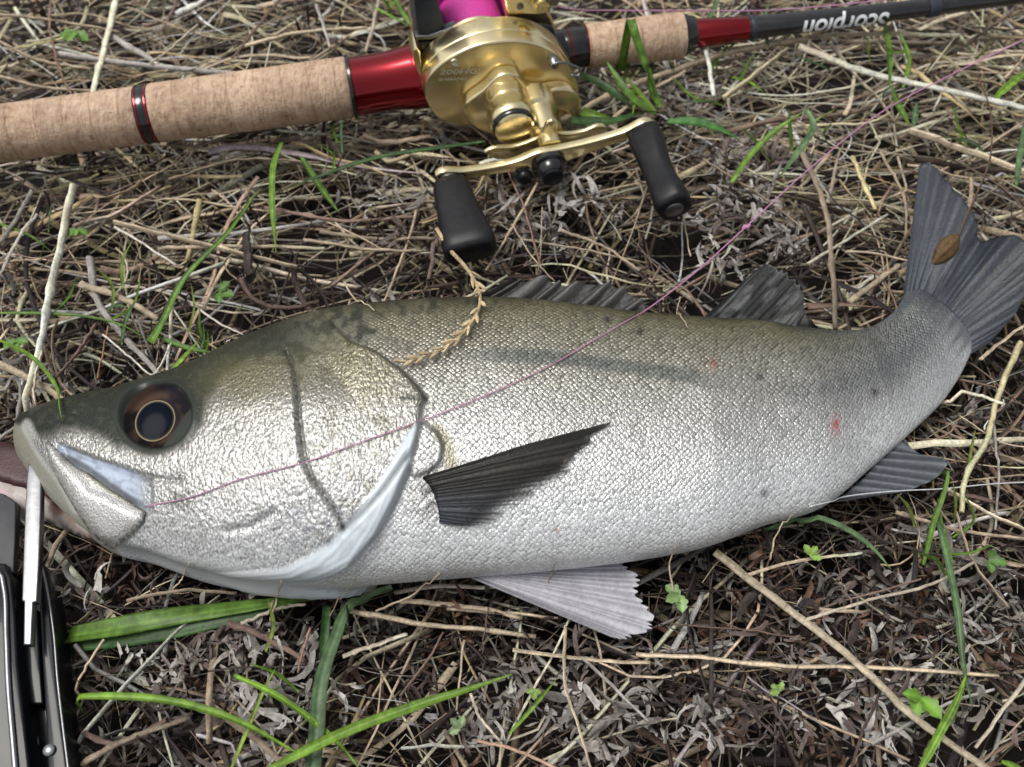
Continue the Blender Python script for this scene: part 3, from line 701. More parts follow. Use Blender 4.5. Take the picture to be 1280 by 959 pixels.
# ------------------------------------------------------------------ the reel
RD = rodp(853)-rodp(440); RD[2] = 0; RD /= np.linalg.norm(RD); AX = np.array([RD[1], -RD[0], 0]); ZU = np.array([0, 0, 1.])
RP = rodp(625)
def loc(px, py, a=0.): return on_plane(np.float64(px), np.float64(py), RP+AX*(.024+a), AX)
def locs(pts, a=0.): return [loc(x, y, a) for x, y in pts]
def build_reel():
    reel = thing('baitcasting_reel', 'gold baitcasting reel with magenta line mounted on the rod', 'fishing reel')
    FACE = spline([(533,102),(548,83),(569,69),(594,58),(625,52),(656,52),(683,60),(700,71),(715,90),(724,112),(721,127),(706,142),(680,152),(640,160),(600,160),(569,156),(550,150),(537,135),(531,117)], 72, True)
    F3 = np.array(locs(FACE)); c3 = F3.mean(0)
    sp = prism('side_plate', F3, -AX*.0165, M_GOLD, reel, .0012, 4)
    prism('rim', [c3+(p-c3)*1.012-AX*.0065 for p in F3], -AX*.0075, M_GOLDB, sp, .0009, 3)
    prism('far_side_plate', [c3+(p-c3)*.97-AX*.040 for p in F3], -AX*.013, M_GOLD, reel, .002, 4)
    # raised gear housing
    G = spline([(577,121),(600,101),(625,81),(644,82),(657,98),(672,102),(695,99),(712,102),(722,113),(716,134),(700,144),(676,150),(640,156),(604,155),(584,142)], 60, True)
    G3 = np.array(locs(G)); gh = prism('gear_housing', G3+AX*.0002, AX*.0062, M_GOLD, reel, .0012, 4)
    # spool, frame posts, thumb bar, line guide
    cs = loc(606, 94); lathe('spool', cs-AX*.015, cs-AX*.041, [(0, .0168), (.06, .0170), (.08, .0145), (.5, .0150), (.92, .0145), (.94, .0170), (1, .0168)], M_SPOOL, reel, 56)
    lathe('spool_rim', cs-AX*.0155, cs-AX*.0175, [(0, .0172), (.5, .0178), (1, .0172)], M_GOLDB, reel, 56)
    prism('thumb_bar', locs([(517,-4),(517,-34),(548,-34),(547,0),(556,32),(551,40),(535,45),(522,48)], -.0172), -AX*.020, M_SLATE, reel, .0012)
    prism('thumb_bar_trim', locs([(519,46),(536,45),(553,39),(569,33),(571,36),(556,45),(538,50),(522,51)], -.0160), -AX*.004, M_STEEL, reel, .0005)
    prism('rear_frame', locs([(523,54),(546,52),(558,46),(560,80),(540,100),(530,104)], -.0166), -AX*.022, M_BLACK, reel, .001)
    prism('seat_hood', locs([(516,64),(521,60),(525,66),(527,82),(526,98),(521,88),(517,76)], -.008), -AX*.012, M_GOLDB, reel, .0006)
    lg = prism('line_guide_frame', locs([(633,24),(630,0),(632,-30),(688,-30),(693,0),(688,16),(672,20),(650,20)], -.0172), -AX*.021, M_GOLDB, reel, .0014)
    p = loc(650, 8, -.0172); lathe('screw', p, p+AX*.0007, [(0, .0015), (.8, .0015), (1, .001)], M_STEEL, lg, 16)
    for i, (x, y, r) in enumerate(((676,2,.0042), (690,-6,.0034))):
        p = loc(x, y, -.016); lathe('guide_post', p, p+AX*.004, [(0, r), (.4, r), (.5, r*.7), (1, r*.7)], M_GOLD if i == 0 else M_STEEL, reel, 24)
    lathe('reel_foot', rodp(560)+ZU*.010, rodp(690)+ZU*.010, [(0, .004), (.1, .006), (.9, .006), (1, .004)], M_ALU, reel, 24)
    # cast control knob
    k0 = loc(630, 119, .006)
    kb = lathe('cast_control_collar', k0-AX*.002, k0+AX*.0085, [(0, .0092), (.75, .0092), (.8, .0084), (1, .0084)], M_GOLD, reel)
    kn = lathe('cast_control_knob', k0+AX*.0080, k0+AX*.0185, [(0, .0088), (.06, .0098), (.55, .0100), (.62, .0104), (.9, .0104), (1, .0098)], M_GOLDB, reel, 40)
    lathe('knob_ring', k0+AX*.0183, k0+AX*.0203, [(0, .0094), (.7, .0094), (1, .0090)], M_BLACK, kn); lathe('knob_cap', k0+AX*.0200, k0+AX*.0216, [(0, .0086), (.6, .0086), (1, .0079)], M_GOLD, kn)
    # handle shaft, star drag, crank
    h0 = loc(668, 122, .005)
    lathe('handle_shaft', h0, h0+AX*.031, [(0, .0085), (.28, .0082), (.32, .0066), (.62, .0062), (.66, .0074), (.8, .0074), (.82, .005), (1, .005)], M_GOLD, reel)
    st = prism('star_drag', locs(spline([(605,186),(612,182),(640,179),(662,172),(676,164),(681,152),(687,146),(693,150),(694,160),(706,163),(728,160),(748,153),(757,155),(756,160),(734,170),(708,176),(694,180),(672,183),(645,192),(616,194)], 60, True), .029), AX*.0022, M_GOLDB, reel, .0006)
    ARM = [(545,221),(548,218),(580,215),(620,209),(648,202),(672,192),(700,187),(740,178),(780,166),(814,153),(821,156),(820,163),(790,173),(752,186),(720,198),(694,206),(664,212),(622,218),(582,224),(549,228)]
    arm3 = np.array(locs(spline(ARM, 80, True), .040))
    arm = prism('handle_arm', arm3, -AX*.0036, M_GOLDB, reel, .0006)
    n0 = loc(686, 205, .040)
    nt_ = lathe('handle_nut', n0-AX*.0005, n0+AX*.007, [(0, .0076), (.35, .0076), (.45, .0062), (.8, .0060), (1, .0048)], M_BLACK, reel, 32)
    lathe('nut_cap', n0+AX*.0068, n0+AX*.0092, [(0, .0046), (.7, .0046), (1, .0036)], M_ALU, nt_, 24)
    q = loc(655, 219, .040); lathe('retainer_screw', q, q+AX*.003, [(0, .0035), (.7, .0035), (1, .0028)], M_ALU, reel, 20)
    def knob(px, py, ln, prof, tilt):
        p = loc(px, py, .0405); s = RD*math.cos(tilt)+ZU*math.sin(tilt); u = -RD*math.sin(tilt)+ZU*math.cos(tilt)
        k = loft('handle_knob', p, AX, ln, prof, s, u, M_RUBBER, reel)
        lathe('knob_washer', p-AX*.0005, p+AX*.0022, [(0, .0046), (1, .0046)], M_STEEL, k, 24); return k, p+AX*ln
    knob(562, 227, .0405, [(0, .0050, .0042, 0), (.03, .0068, .0052, 0), (.12, .0079, .0058, 0), (.35, .0088, .0060, .0004), (.62, .0100, .0066, .0010), (.82, .0112, .0072, .0014), (.93, .0112, .0070, .0014), (.98, .0100, .0060, .0014), (1, .0084, .0048, .0014)], .12)
    k2, e2 = knob(804, 164, .0445, [(0, .0050, .0042, 0), (.03, .0068, .0058, 0), (.12, .0074, .0066, 0), (.4, .0064, .0060, -.0004), (.6, .0062, .0062, -.0002), (.82, .0072, .0074, .0004), (.94, .0074, .0076, .0004), (.985, .0066, .0068, .0004), (1, .0056, .0058, .0004)], .5)
    lathe('knob_bearing_cap', e2-AX*.001, e2+AX*.0007, [(0, .0040), (.7, .0040), (1, .0033)], M_STEEL, k2, 28)
    # wire hook keeper
    p = loc(692, 77, .001); lathe('keeper_screw', p-AX*.001, p+AX*.003, [(0, .0024), (.5, .0026), (1, .0016)], M_STEEL, reel, 20)
    W_ = np.array(locs(spline([(694,79),(704,78),(716,82),(725,87),(726,92),(721,95),(714,94)], 24), .004)); V, F = tube(W_, .0006); mesh_obj('hook_keeper', V, F, M_STEEL, reel)
    # printed marks
    def flat(px0, py0, px1, py1):
        a, b = loc(px0, py0, .0004), loc(px1, py1, .0004); d = (b-a)/np.linalg.norm(b-a); u = np.cross(AX, -d); u /= np.linalg.norm(u)
        if u[2] < 0: u = -u
        return lambda x, y: a+d*x+u*y*.72, np.linalg.norm(b-a)
    M_SIL = simple('silver_print', (.72, .70, .62), .35, .5, 200, .05)
    f, w_ = flat(549, 94, 597, 92); wrap_text('size_lettering', '200HG', f, w_, M_SIL, sp, shear=.1, bold=.012, cuts=2)
    f, w_ = flat(548, 101.5, 584, 100); wrap_text('maker_lettering', 'SHIMANO', f, w_, M_SIL, sp, shear=.1, bold=.02, cuts=2)
    V, F = tube(np.array(locs(spline([(564,77),(569,75),(571,78),(566,81),(573,82)], 16), .0003)), .0004, 6); mesh_obj('emblem', V, F, M_SIL, sp)
    return reel
build_reel()

# ------------------------------------------------------------------ the fish gripper
def build_grip():
    g = thing('fish_gripper', 'black lip gripper with bare steel jaws clamped on the fish\'s mouth', 'fish gripper')
    def P(pts, z): return [at(x, y, z) for x, y in pts]
    down = lambda t: np.array([0, 0, -t])
    r = prism('side_rail', P([(50,702),(54,716),(60,748),(66,790),(71,850),(78,910),(88,990),(60,990),(57,900),(52,820),(49,760),(47,720)], .017), down(.015), M_ALU, g, .0008)
    V, F = tube(np.array(P(spline([(51,701),(55,716),(61,748),(67,790),(72,850),(79,910),(89,990)], 30), .0166)), .00042, 8); mesh_obj('edge_highlight', V, F, M_STEEL, r)  # thin bright steel strip imitates the highlight along the rail's edge
    l = prism('side_rail', P([(-40,700),(6,704),(14,722),(19,770),(22,830),(30,900),(40,990),(-40,990)], .018), down(.017), M_ALU, g, .0008)
    V, F = tube(np.array(P(spline([(-12,712),(0,716),(5,734),(8,790),(11,860),(16,920),(22,990)], 30), .0185)), .0010, 10); mesh_obj('polished_trim', V, F, M_STEEL, l)
    prism('floor_plate', P([(10,716),(58,716),(62,790),(66,850),(80,990),(20,990)], .006), down(.004), M_ALU, g, .0006)
    prism('jaw', P([(35,579),(40,582),(51.5,592),(51,640),(49,700),(46,752),(41,753),(39,806),(29,806),(30,752),(27,751),(29,690),(31,640),(33,600)], .0245), down(.0035), M_STEEL, g, .0005)
    prism('jaw_root', P([(24,760),(46,762),(50,830),(54,880),(30,880)], .012), down(.005), M_ALU, g, .0006)
    prism('jaw', P([(-12,612),(6,618),(20,628),(19,670),(17,716),(-12,716)], .0150), down(.004), M_GREYSTEEL, g, .0005)
    p = at(41, 932, .0065); s = lathe('pivot_screw', p, p+ZU*.003, [(0, .0034), (.6, .0034), (.85, .0028), (1, .0016)], M_STEEL, g, 24)
    p = at(62, 938, .0172); lathe('rivet', p, p+ZU*.0012, [(0, .0018), (.6, .0018), (1, .001)], M_STEEL, g, 16)
    p = at(35, 850, .0075); lathe('spring_pin', p-RT*.006, p+RT*.006, [(0, .002), (1, .002)], M_ALU, g, 16)
build_grip()

# ------------------------------------------------------------------ the lines
def build_lines():
    a = spline([(1330,26),(1280,50),(1180,98),(1110,135),(1020,204),(930,286),(870,340),(803,392)], 70)
    zz = np.interp(a[:, 0], [803, 860, 930, 1100, 1330], [.030, .026, .023, .022, .024]); P = [at(x, y, z) for (x, y), z in zip(a, zz)]
    b = spline([(803,392),(740,428),(690,457),(620,490),(535,524),(450,554),(384,578),(300,600),(235,623),(184,633)], 110)
    P += [surf(x, y, .0007, .024) for x, y in b[1:]]
    P = np.array(P); 
    for _ in range(3): P[1:-1] = (P[:-2]+2*P[1:-1]+P[2:])/4
    V, F = tube(P, np.where(proj(P)[:, 0] > 800, .00030, .0002), 8)
    L_ = mesh_obj('braided_line', V, F, M_LINE); tag(L_, 'thin faded pink braid running from the fish\'s jaw across its flank', 'fishing line')
    k = P[int(np.argmin(np.abs(proj(P)[:, 0]-930)))]; V, F = tube(np.array([k-RT*.0016+UPV*-.0008, k-RT*.0006, k+RT*.0008, k+RT*.002+UPV*.001]), [.0004, .0011, .0010, .0004], 8)
    mesh_obj('knot', V, F, M_LINE, L_)
    c = spline([(662,-4),(700,9),(780,13),(860,13),(960,13),(1040,7),(1120,-2),(1200,-14)], 50); zz = np.interp(c[:, 0], [662, 760, 900, 1060, 1200], [.052, .034, .030, .031, .034])
    V, F = tube(np.array([at(x, y, z) for (x, y), z in zip(c, zz)]), .00028, 8)
    tag(mesh_obj('braided_line', V, F, M_LINE), 'pink braid leaving the reel and running along the rod blank', 'fishing line')
    m, nt, b_ = new_mat('clear_mono'); b_.inputs['Base Color'].default_value = (.8, .82, .84, 1); b_.inputs['Roughness'].default_value = .12; b_.inputs['Transmission Weight'].default_value = .55
    c = spline([(1010,632),(1062,620),(1120,614),(1180,611),(1240,605),(1320,602)], 40)
    V, F = tube(np.array([surf(x, y, .0007, .013) for x, y in c]), .00025, 8)
    tag(mesh_obj('leader_line', V, F, m), 'clear leader line stretched over the small fin behind the belly', 'fishing line')
build_lines()

# ------------------------------------------------------------------ room taken by the solid things: litter bends under them
CELL = .003; GX0, GY0, GNX, GNY = -.5, -.35, 334, 300
CEIL = np.full((GNX, GNY), 9.); TOPZ = np.full((GNX, GNY), -9.)
def occupy(P):
    i = ((P[:, 0]-GX0)/CELL).astype(int); j = ((P[:, 1]-GY0)/CELL).astype(int)
    k = (i >= 0) & (i < GNX) & (j >= 0) & (j < GNY); np.minimum.at(CEIL, (i[k], j[k]), P[k, 2]); np.maximum.at(TOPZ, (i[k], j[k]), P[k, 2])
def sample(o):
    me = o.data; me.calc_loop_triangles(); nv = len(me.vertices); v = np.empty(nv*3); me.vertices.foreach_get('co', v); v = v.reshape(-1, 3)
    t = np.empty(len(me.loop_triangles)*3, np.int32); me.loop_triangles.foreach_get('vertices', t); t = t.reshape(-1, 3)
    a, b, c = v[t[:, 0]], v[t[:, 1]], v[t[:, 2]]; ar = np.linalg.norm(np.cross(b-a, c-a), axis=1)/2
    n = np.minimum(np.ceil(ar/1e-6).astype(int)+1, 4000); r = np.repeat(np.arange(len(t)), n)
    u = rng.random((len(r), 2)); f = u.sum(1) > 1; u[f] = 1-u[f]
    return a[r]+(b-a)[r]*u[:, :1]+(c-a)[r]*u[:, 1:]
for o in list(COL.objects):
    if o.type == 'MESH' and o.name != 'ground' and 'line' not in o.name: occupy(sample(o) if o is not FISH else FISHV)
def ceil_at(P):
    i = np.clip(((P[..., 0]-GX0)/CELL).astype(int), 0, GNX-1); j = np.clip(((P[..., 1]-GY0)/CELL).astype(int), 0, GNY-1)
    return CEIL[i, j]
def press(P, r):
    """push centre lines (N,K,3) below the solid things"""
    P = P.copy(); c = ceil_at(P)-r-.0006; P[..., 2] = np.minimum(P[..., 2], c)
    Q = P[..., 2].copy(); Q[:, 1:-1] = np.minimum(Q[:, 1:-1], (Q[:, :-2]+Q[:, 2:])/2+.004); P[..., 2] = Q
    return P

MARKS = [('the rear cork grip', 90, 205), ('the black ring in the cork', 183, 190), ('the red reel seat', 485, 120), ('the thumb bar of the reel', 505, 20), ('the cast control knob', 600, 200), ('the rear cork grip', 60, 100), ('the black ring in the cork', 190, 80),
 ('the inner crank knob', 575, 300), ('the outer crank knob', 840, 250), ('the handle nut', 686, 235), ('the fore grip', 790, 90), ('the red rod winding', 905, 60), ('the lettering on the blank', 1050, 50), ('the knot in the pink line', 930, 286), ('the soft dorsal fin', 960, 350), ('the spiny dorsal fin', 710, 345),
 ('the upper tail lobe', 1130, 260), ('the fork of the tail', 1226, 270), ('the lower tail lobe', 1265, 420), ('the tail root', 1090, 390), ('the anal fin', 1150, 590), ('the tip of the pelvic fin', 828, 780), ('the root of the pelvic fin', 600, 740), ('the long yellow straw', 1240, 540), ('the thick brown stem', 1062, 822), ('the thick stem foot', 1200, 930), ('the thick stem head', 910, 715),
 ("the fish's nape", 330, 405), ("the fish's snout", 40, 515), ("the fish's eye", 200, 455), ('the gripper', 90, 860), ('the broad green leaf', 190, 770), ('the gill cover', 350, 750), ("the fish's belly", 520, 745), ('the crossed green blades', 400, 915), ('the slanting green blade', 560, 870), ('the drooping grey green blade', 1200, 760), ('the broken stub', 310, 300), ('the long split straw', 60, 380), ('the two whitish straws', 20, 285), ('the narrow blade under the cork', 345, 260), ('the slim blade by the pelvic fin', 670, 890), ('the clear leader line', 1240, 625), ('the pink line', 1110, 150)]
def nearby(P):
    q = proj(P); d = [math.hypot(x-q[0], y-q[1]) for _, x, y in MARKS]; return MARKS[int(np.argmin(d))][0]
def bend_word(P):
    a = np.linalg.norm(P[-1]-P[0]); l = np.linalg.norm(np.diff(P, axis=0), axis=1).sum(); r = a/max(l, 1e-9)
    return ('long ' if l > .075 else 'short ' if l < .045 else '') + ('straight ' if r > .985 else 'curved ' if r > .93 else 'crooked ')
# ------------------------------------------------------------------ dead stems and leaves
PAL = np.array([(.57,.49,.355),(.37,.295,.205),(.19,.135,.10),(.036,.025,.021),(.30,.28,.265),(.050,.042,.040),(.42,.33,.18)])
def strands(Pc, rad, col, S=4, flat=.0):
    """tubes for centre lines (N,K,3): vertices, quads, colours"""
    n, K, _ = Pc.shape; T = np.gradient(Pc, axis=1); T /= np.maximum(np.linalg.norm(T, axis=-1, keepdims=True), 1e-9)
    s = np.cross(T, np.array([0, 0, 1.])); s /= np.maximum(np.linalg.norm(s, axis=-1, keepdims=True), 1e-9); u = np.cross(s, T)
    a = (np.arange(S)+.5)*2*math.pi/S; isf = rng.random(n) < flat; fl = np.where(isf, rng.uniform(.08, .2, n), rng.uniform(.4, .9, n))[:, None, None, None]; roll = (np.where(isf, rng.normal(0, .5, n), rng.uniform(0, math.pi, n))[:, None]+np.where(isf, rng.normal(0, 1.2, n), 0)[:, None]*np.linspace(-.5, .5, K))[:, :, None]
    rad = rad*np.where(isf, 1.5, 1.)[:, None]
    s, u = s*np.cos(roll)+u*np.sin(roll), u*np.cos(roll)-s*np.sin(roll)
    V = Pc[:, :, None]+rad[:, :, None, None]*(s[:, :, None]*np.cos(a)[:, None]+u[:, :, None]*np.sin(a)[:, None]*fl)
    i = np.arange(n*K*S).reshape(n, K, S); j = np.roll(i, -1, 2)
    F = np.stack([i[:, :-1], j[:, :-1], j[:, 1:], i[:, 1:]], -1).reshape(-1, 4)
    if S == 4: F = np.vstack([F, i[:, 0, ::-1].reshape(-1, 4), i[:, -1].reshape(-1, 4)])
    C = (np.repeat(col[:, :, None], S, 2)*np.exp(rng.normal(0, .20, (n, 1, S, 1)))*np.exp(rng.normal(0, .08, (n, K, S, 1)))).reshape(-1, 3)
    return V.reshape(-1, 3), F, C
def rand_lines(n, K, x0, x1, y0, y1, zlo, zhi, lmin, lmax, zpow=1.3):
    x = rng.uniform(x0, x1, n); y = rng.uniform(y0, y1, n)
    up = sstep(y, .02, .14)                                   # combed sideways beyond the fish, tangled in front
    ang = np.where(rng.random(n) < .35+.4*up, rng.normal(.12, .42, n), rng.uniform(-math.pi, math.pi, n))
    L_ = lmin+(lmax-lmin)*rng.random(n)**2
    curl = rng.normal(0, .10, (n, K)) * rng.choice([.45, .9, 1.8], n, p=[.58, .33, .09])[:, None] + (rng.normal(0, .14, n)*(rng.random(n) < .4))[:, None]
    kink = (rng.random((n, K)) < .05)*rng.normal(0, .6, (n, K))
    h = ang[:, None]+np.cumsum(curl+kink, 1)
    st = (L_/(K-1))[:, None]*np.stack([np.cos(h), np.sin(h)], -1).transpose(2, 0, 1)
    P = np.zeros((n, K, 3)); P[..., 0] = np.cumsum(st[0], 1); P[..., 1] = np.cumsum(st[1], 1)
    P[..., :2] -= P[..., :2].mean(1, keepdims=True); P[..., 0] += x[:, None]; P[..., 1] += y[:, None]
    z = zhi-(zhi-zlo)*rng.random(n)**zpow
    slope = rng.normal(0, .10, n)*(L_)
    wv = rng.normal(0, .0011, (n, K)); wv[:, 1:-1] = (wv[:, :-2]+wv[:, 1:-1]+wv[:, 2:])/3
    P[..., 2] = z[:, None]+slope[:, None]*np.linspace(-.5, .5, K)+wv+ .012*(fbm(P[..., 0]*24, P[..., 1]*24, 3)-.45)
    return P, y
def stem_cols(n, K, y):
    up = sstep(y, .0, .15)
    w0 = np.array([.17,.19,.17,.25,.05,.14,.03]); w1 = np.array([.37,.31,.08,.09,.04,.05,.06])
    W = w0+(w1-w0)*up[:, None]; c = np.cumsum(W/W.sum(1, keepdims=True), 1); k = (rng.random(n)[:, None] > c).sum(1).clip(0, 6)
    col = PAL[k]*np.exp(rng.normal(0, .22, (n, 1)))*(1+rng.normal(0, .04, (n, 3)))
    v = np.exp(np.cumsum(rng.normal(0, .08, (n, K)), 1)-.06)
    return np.clip(col[:, None]*v[..., None], .012, .52), k
def stem_rad(n, K, rmin, rmax):
    r = rmin+(rmax-rmin)*rng.random(n)**2.6
    return r[:, None]*np.linspace(1, .62, K)*(1+rng.normal(0, .07, (n, K)))
def litter():
    K = 9; A, Y1 = rand_lines(5600, K, -.33, .33, -.17, .27, -.042, .0035, .025, .13, 1.0); B, Y2 = rand_lines(4600, K, -.62, .62, -.34, .62, -.042, .003, .04, .15, 1.0)
    P = np.vstack([A, B]); Y = np.concatenate([Y1, Y2])
    mid = P.mean(1); hole = fbm(mid[:, 0]*34+3, mid[:, 1]*34, 3) + .10*sstep(mid[:, 1], .02, .15)      # hollows where the mat has thinned
    keep = (hole > .45) | (rng.random(len(P)) < .12); P = P[keep]; Y = Y[keep]; n = len(P); r = stem_rad(n, K, .00038, .0016); c, _ = stem_cols(n, K, Y)
    V, F, C = strands(press(P, r), r, c, 4, .4)
    tag(mesh_obj('dry_grass_litter', V, F, M_STRAW, None, C), 'tangled mat of dead grass stems and twigs over the soil', 'dry grass', kind='stuff')
    # fine wisps
    n = 3000; P, Y = rand_lines(n, 7, -.34, .34, -.18, .29, -.02, .0055, .012, .05, 1.0); r = stem_rad(n, 7, .00016, .00042); c, _ = stem_cols(n, 7, Y)
    V, F, C = strands(press(P, r), r, c, 3)
    tag(mesh_obj('grass_wisps', V, F, M_STRAW, None, C), 'fine broken wisps of dead grass scattered through the mat', 'dry grass', kind='stuff')
litter()

def leaves(n, pos, size, col, seed, lobes=7):
    """withered feather-cut leaves: narrow lobes curling off a midrib; vertices, quads, colours"""
    r = np.random.default_rng(seed); M_ = 8; sh = (n, lobes); size = np.asarray(size)[:, None]
    az = r.uniform(-math.pi, math.pi, n)[:, None]; el = r.normal(.1, .35, n)[:, None]
    q = np.linspace(0, 1, lobes)[None]; side = np.where(np.arange(lobes) % 2 == 0, 1, -1)[None]; last = (np.arange(lobes) == lobes-1)[None]
    mk = r.normal(0, .9, (n, 1)); ma = az+mk*q                                        # the midrib bends too
    base = np.zeros((n, lobes, 3)); base[..., 0] = size*.62*q*np.cos(ma); base[..., 1] = size*.62*q*np.sin(ma); base[..., 2] = size*.62*q*np.sin(el)
    base -= base.mean(1, keepdims=True)
    ph = ma+np.where(last, 0, side*r.uniform(.5, 1.1, sh)); th = el+r.normal(.2, .35, sh)
    L_ = size*(.62-.25*np.abs(q-.45))*r.uniform(.6, 1.4, sh); W_ = size*r.uniform(.016, .046, sh)
    kt = r.choice([-1, 1], sh, p=[.4, .6])*r.uniform(.4, 4.8, sh); kp = r.normal(0, 1.7, sh); ro = r.normal(0, .7, sh); kr = r.normal(0, 2.4, sh)
    t = np.linspace(0, 1, M_); TH = th[..., None]+kt[..., None]*t**1.4; PH = ph[..., None]+kp[..., None]*t
    d = np.stack([np.cos(TH)*np.cos(PH), np.cos(TH)*np.sin(PH), np.sin(TH)], -1)
    P = base[:, :, None]+np.concatenate([np.zeros((n, lobes, 1, 3)), np.cumsum((d[:, :, :-1]+d[:, :, 1:])*.5, 2)], 2)*(L_/(M_-1))[..., None, None]
    s0 = np.stack([-np.sin(PH), np.cos(PH), 0*PH], -1); u0 = np.cross(s0, d); R_ = (ro[..., None]+kr[..., None]*t)[..., None]
    s1 = s0*np.cos(R_)+u0*np.sin(R_); u1 = u0*np.cos(R_)-s0*np.sin(R_)
    w = W_[..., None]*(.35+.85*np.sin(math.pi*np.clip(t*.9+.08, 0, 1))**.8+.16*np.sin(t*15+r.uniform(0, 6, sh)[..., None])); w[..., -1] *= .3
    cup = r.uniform(.2, 1.2, sh)[..., None]; cx = np.array([-1., 0, 1.])
    Q = P[..., None, :]+s1[..., None, :]*(w[..., None]*cx)[..., None]+u1[..., None, :]*((w*cup)[..., None]*np.abs(cx))[..., None]
    Q = Q+np.asarray(pos)[:, None, None, None, :]
    c = ceil_at(Q)-.0008; Q[..., 2] = np.minimum(Q[..., 2], c)
    i = np.arange(n*lobes*M_*3).reshape(n*lobes, M_, 3); F = np.stack([i[:, :-1, :-1], i[:, :-1, 1:], i[:, 1:, 1:], i[:, 1:, :-1]], -1).reshape(-1, 4)
    C = np.asarray(col)[:, None, None, None]*np.exp(r.normal(0, .16, (n, lobes, 1, 1, 1)))*np.exp(r.normal(0, .08, (n, lobes, M_, 3, 1)))*np.array([1., .8, 1.])[:, None]
    return Q.reshape(-1, 3), F, C.reshape(-1, 3)
LPAL = np.array([(.37,.35,.325),(.21,.19,.17),(.12,.09,.08),(.05,.037,.033),(.17,.10,.07)])
def litter_leaves():
    n = 1600; x = rng.uniform(-.38, .38, n); y = np.where(rng.random(n) < .62, rng.uniform(-.2, .02, n), rng.uniform(-.2, .32, n))
    z = .001-.026*rng.random(n)**1.1+.012*(fbm(x*24, y*24, 3)-.45); k = rng.choice(5, n, p=[.09, .15, .28, .32, .16])
    V, F, C = leaves(n, np.stack([x, y, z], -1), rng.uniform(.012, .026, n), LPAL[k]*np.exp(rng.normal(0, .2, (n, 1))), 5)
    tag(mesh_obj('withered_leaf_litter', V, F, M_LEAF, None, C), 'small curled dead leaves packed between the stems', 'dead leaves', kind='stuff')
litter_leaves()
def far_litter():
    K = 7; n = 9000; P, Y = rand_lines(n, K, -1.3, 1.3, -.6, 1.9, -.040, .004, .05, .17, 1.0); m = P.mean(1); k = (np.abs(m[:, 0]) > .36) | (m[:, 1] > .30) | (m[:, 1] < -.2); P = P[k]; Y = Y[k]; n = len(P)
    r = stem_rad(n, K, .0006, .0022); c, _ = stem_cols(n, K, Y); V, F, C = strands(press(P, r), r, c, 4, .5)
    tag(mesh_obj('outer_grass_litter', V, F, M_STRAW, None, C), 'dead grass mat stretching away around the rod and fish', 'dry grass', kind='stuff')
far_litter()

def single_litter():
    """the stems and leaves on top, one object each"""
    names = ['pale straw', 'tan grass', 'reddish brown', 'dark brown', 'grey weathered', 'dark grey', 'yellow straw']
    n = 150; K = 11; P, Y = rand_lines(n, K, -.27, .27, -.13, .22, .0015, .007, .03, .12, 1.); r = stem_rad(n, K, .0005, .0015); c, k = stem_cols(n, K, Y); P = press(P, r)
    for i in range(n):
        V, F, C = strands(P[i:i+1], r[i:i+1], c[i:i+1], 4, .4); o = P[i].mean(0)
        ob = mesh_obj('dead_twig', V-o, F, M_STRAW, None, C); ob.location = o
        tag(ob, 'thin %s%s stem near %s' % (bend_word(P[i]), names[k[i]], nearby(o)), 'dead stem', 'loose stems on the litter')
    # withered grey leaves in the patches where the photograph shows them
    spots = [(905,225,60,55,26),(700,262,70,42,20),(960,310,60,30,12),(845,120,30,30,5),(240,830,130,70,20),(330,880,90,60,12),(760,880,90,60,16),(900,900,60,40,8),(985,770,40,40,6),(1080,880,90,60,14),(1230,780,50,60,9),(1230,350,40,60,6),(100,720,60,40,6),(20,440,25,40,4),(480,260,60,40,7),(590,900,70,50,8),(1120,760,60,50,6)]
    for cx, cy, sx, sy, m in spots:
        for _ in range(m):
            px, py = rng.normal(cx, sx*.55), rng.normal(cy, sy*.55); p = at(px, py, rng.uniform(.001, .0075))
            if float(ceil_at(p[None])[0]) < 5: continue
            k = rng.choice(4, p=[.34, .30, .20, .16]); V, F, C = leaves(1, np.zeros((1, 3)), [rng.uniform(.016, .030)], LPAL[k:k+1]*math.exp(rng.normal(0, .18)), int(rng.integers(1e9)))
            ob = mesh_obj('withered_leaf', V, F, M_LEAF, None, C); ob.location = p
            nm = ['pale grey', 'grey', 'brown', 'dark brown'][k]
            tag(ob, 'curled %s dead leaf on the litter near %s' % (nm, nearby(p)), 'dead leaf', 'curled dead leaves on the litter')
single_litter()

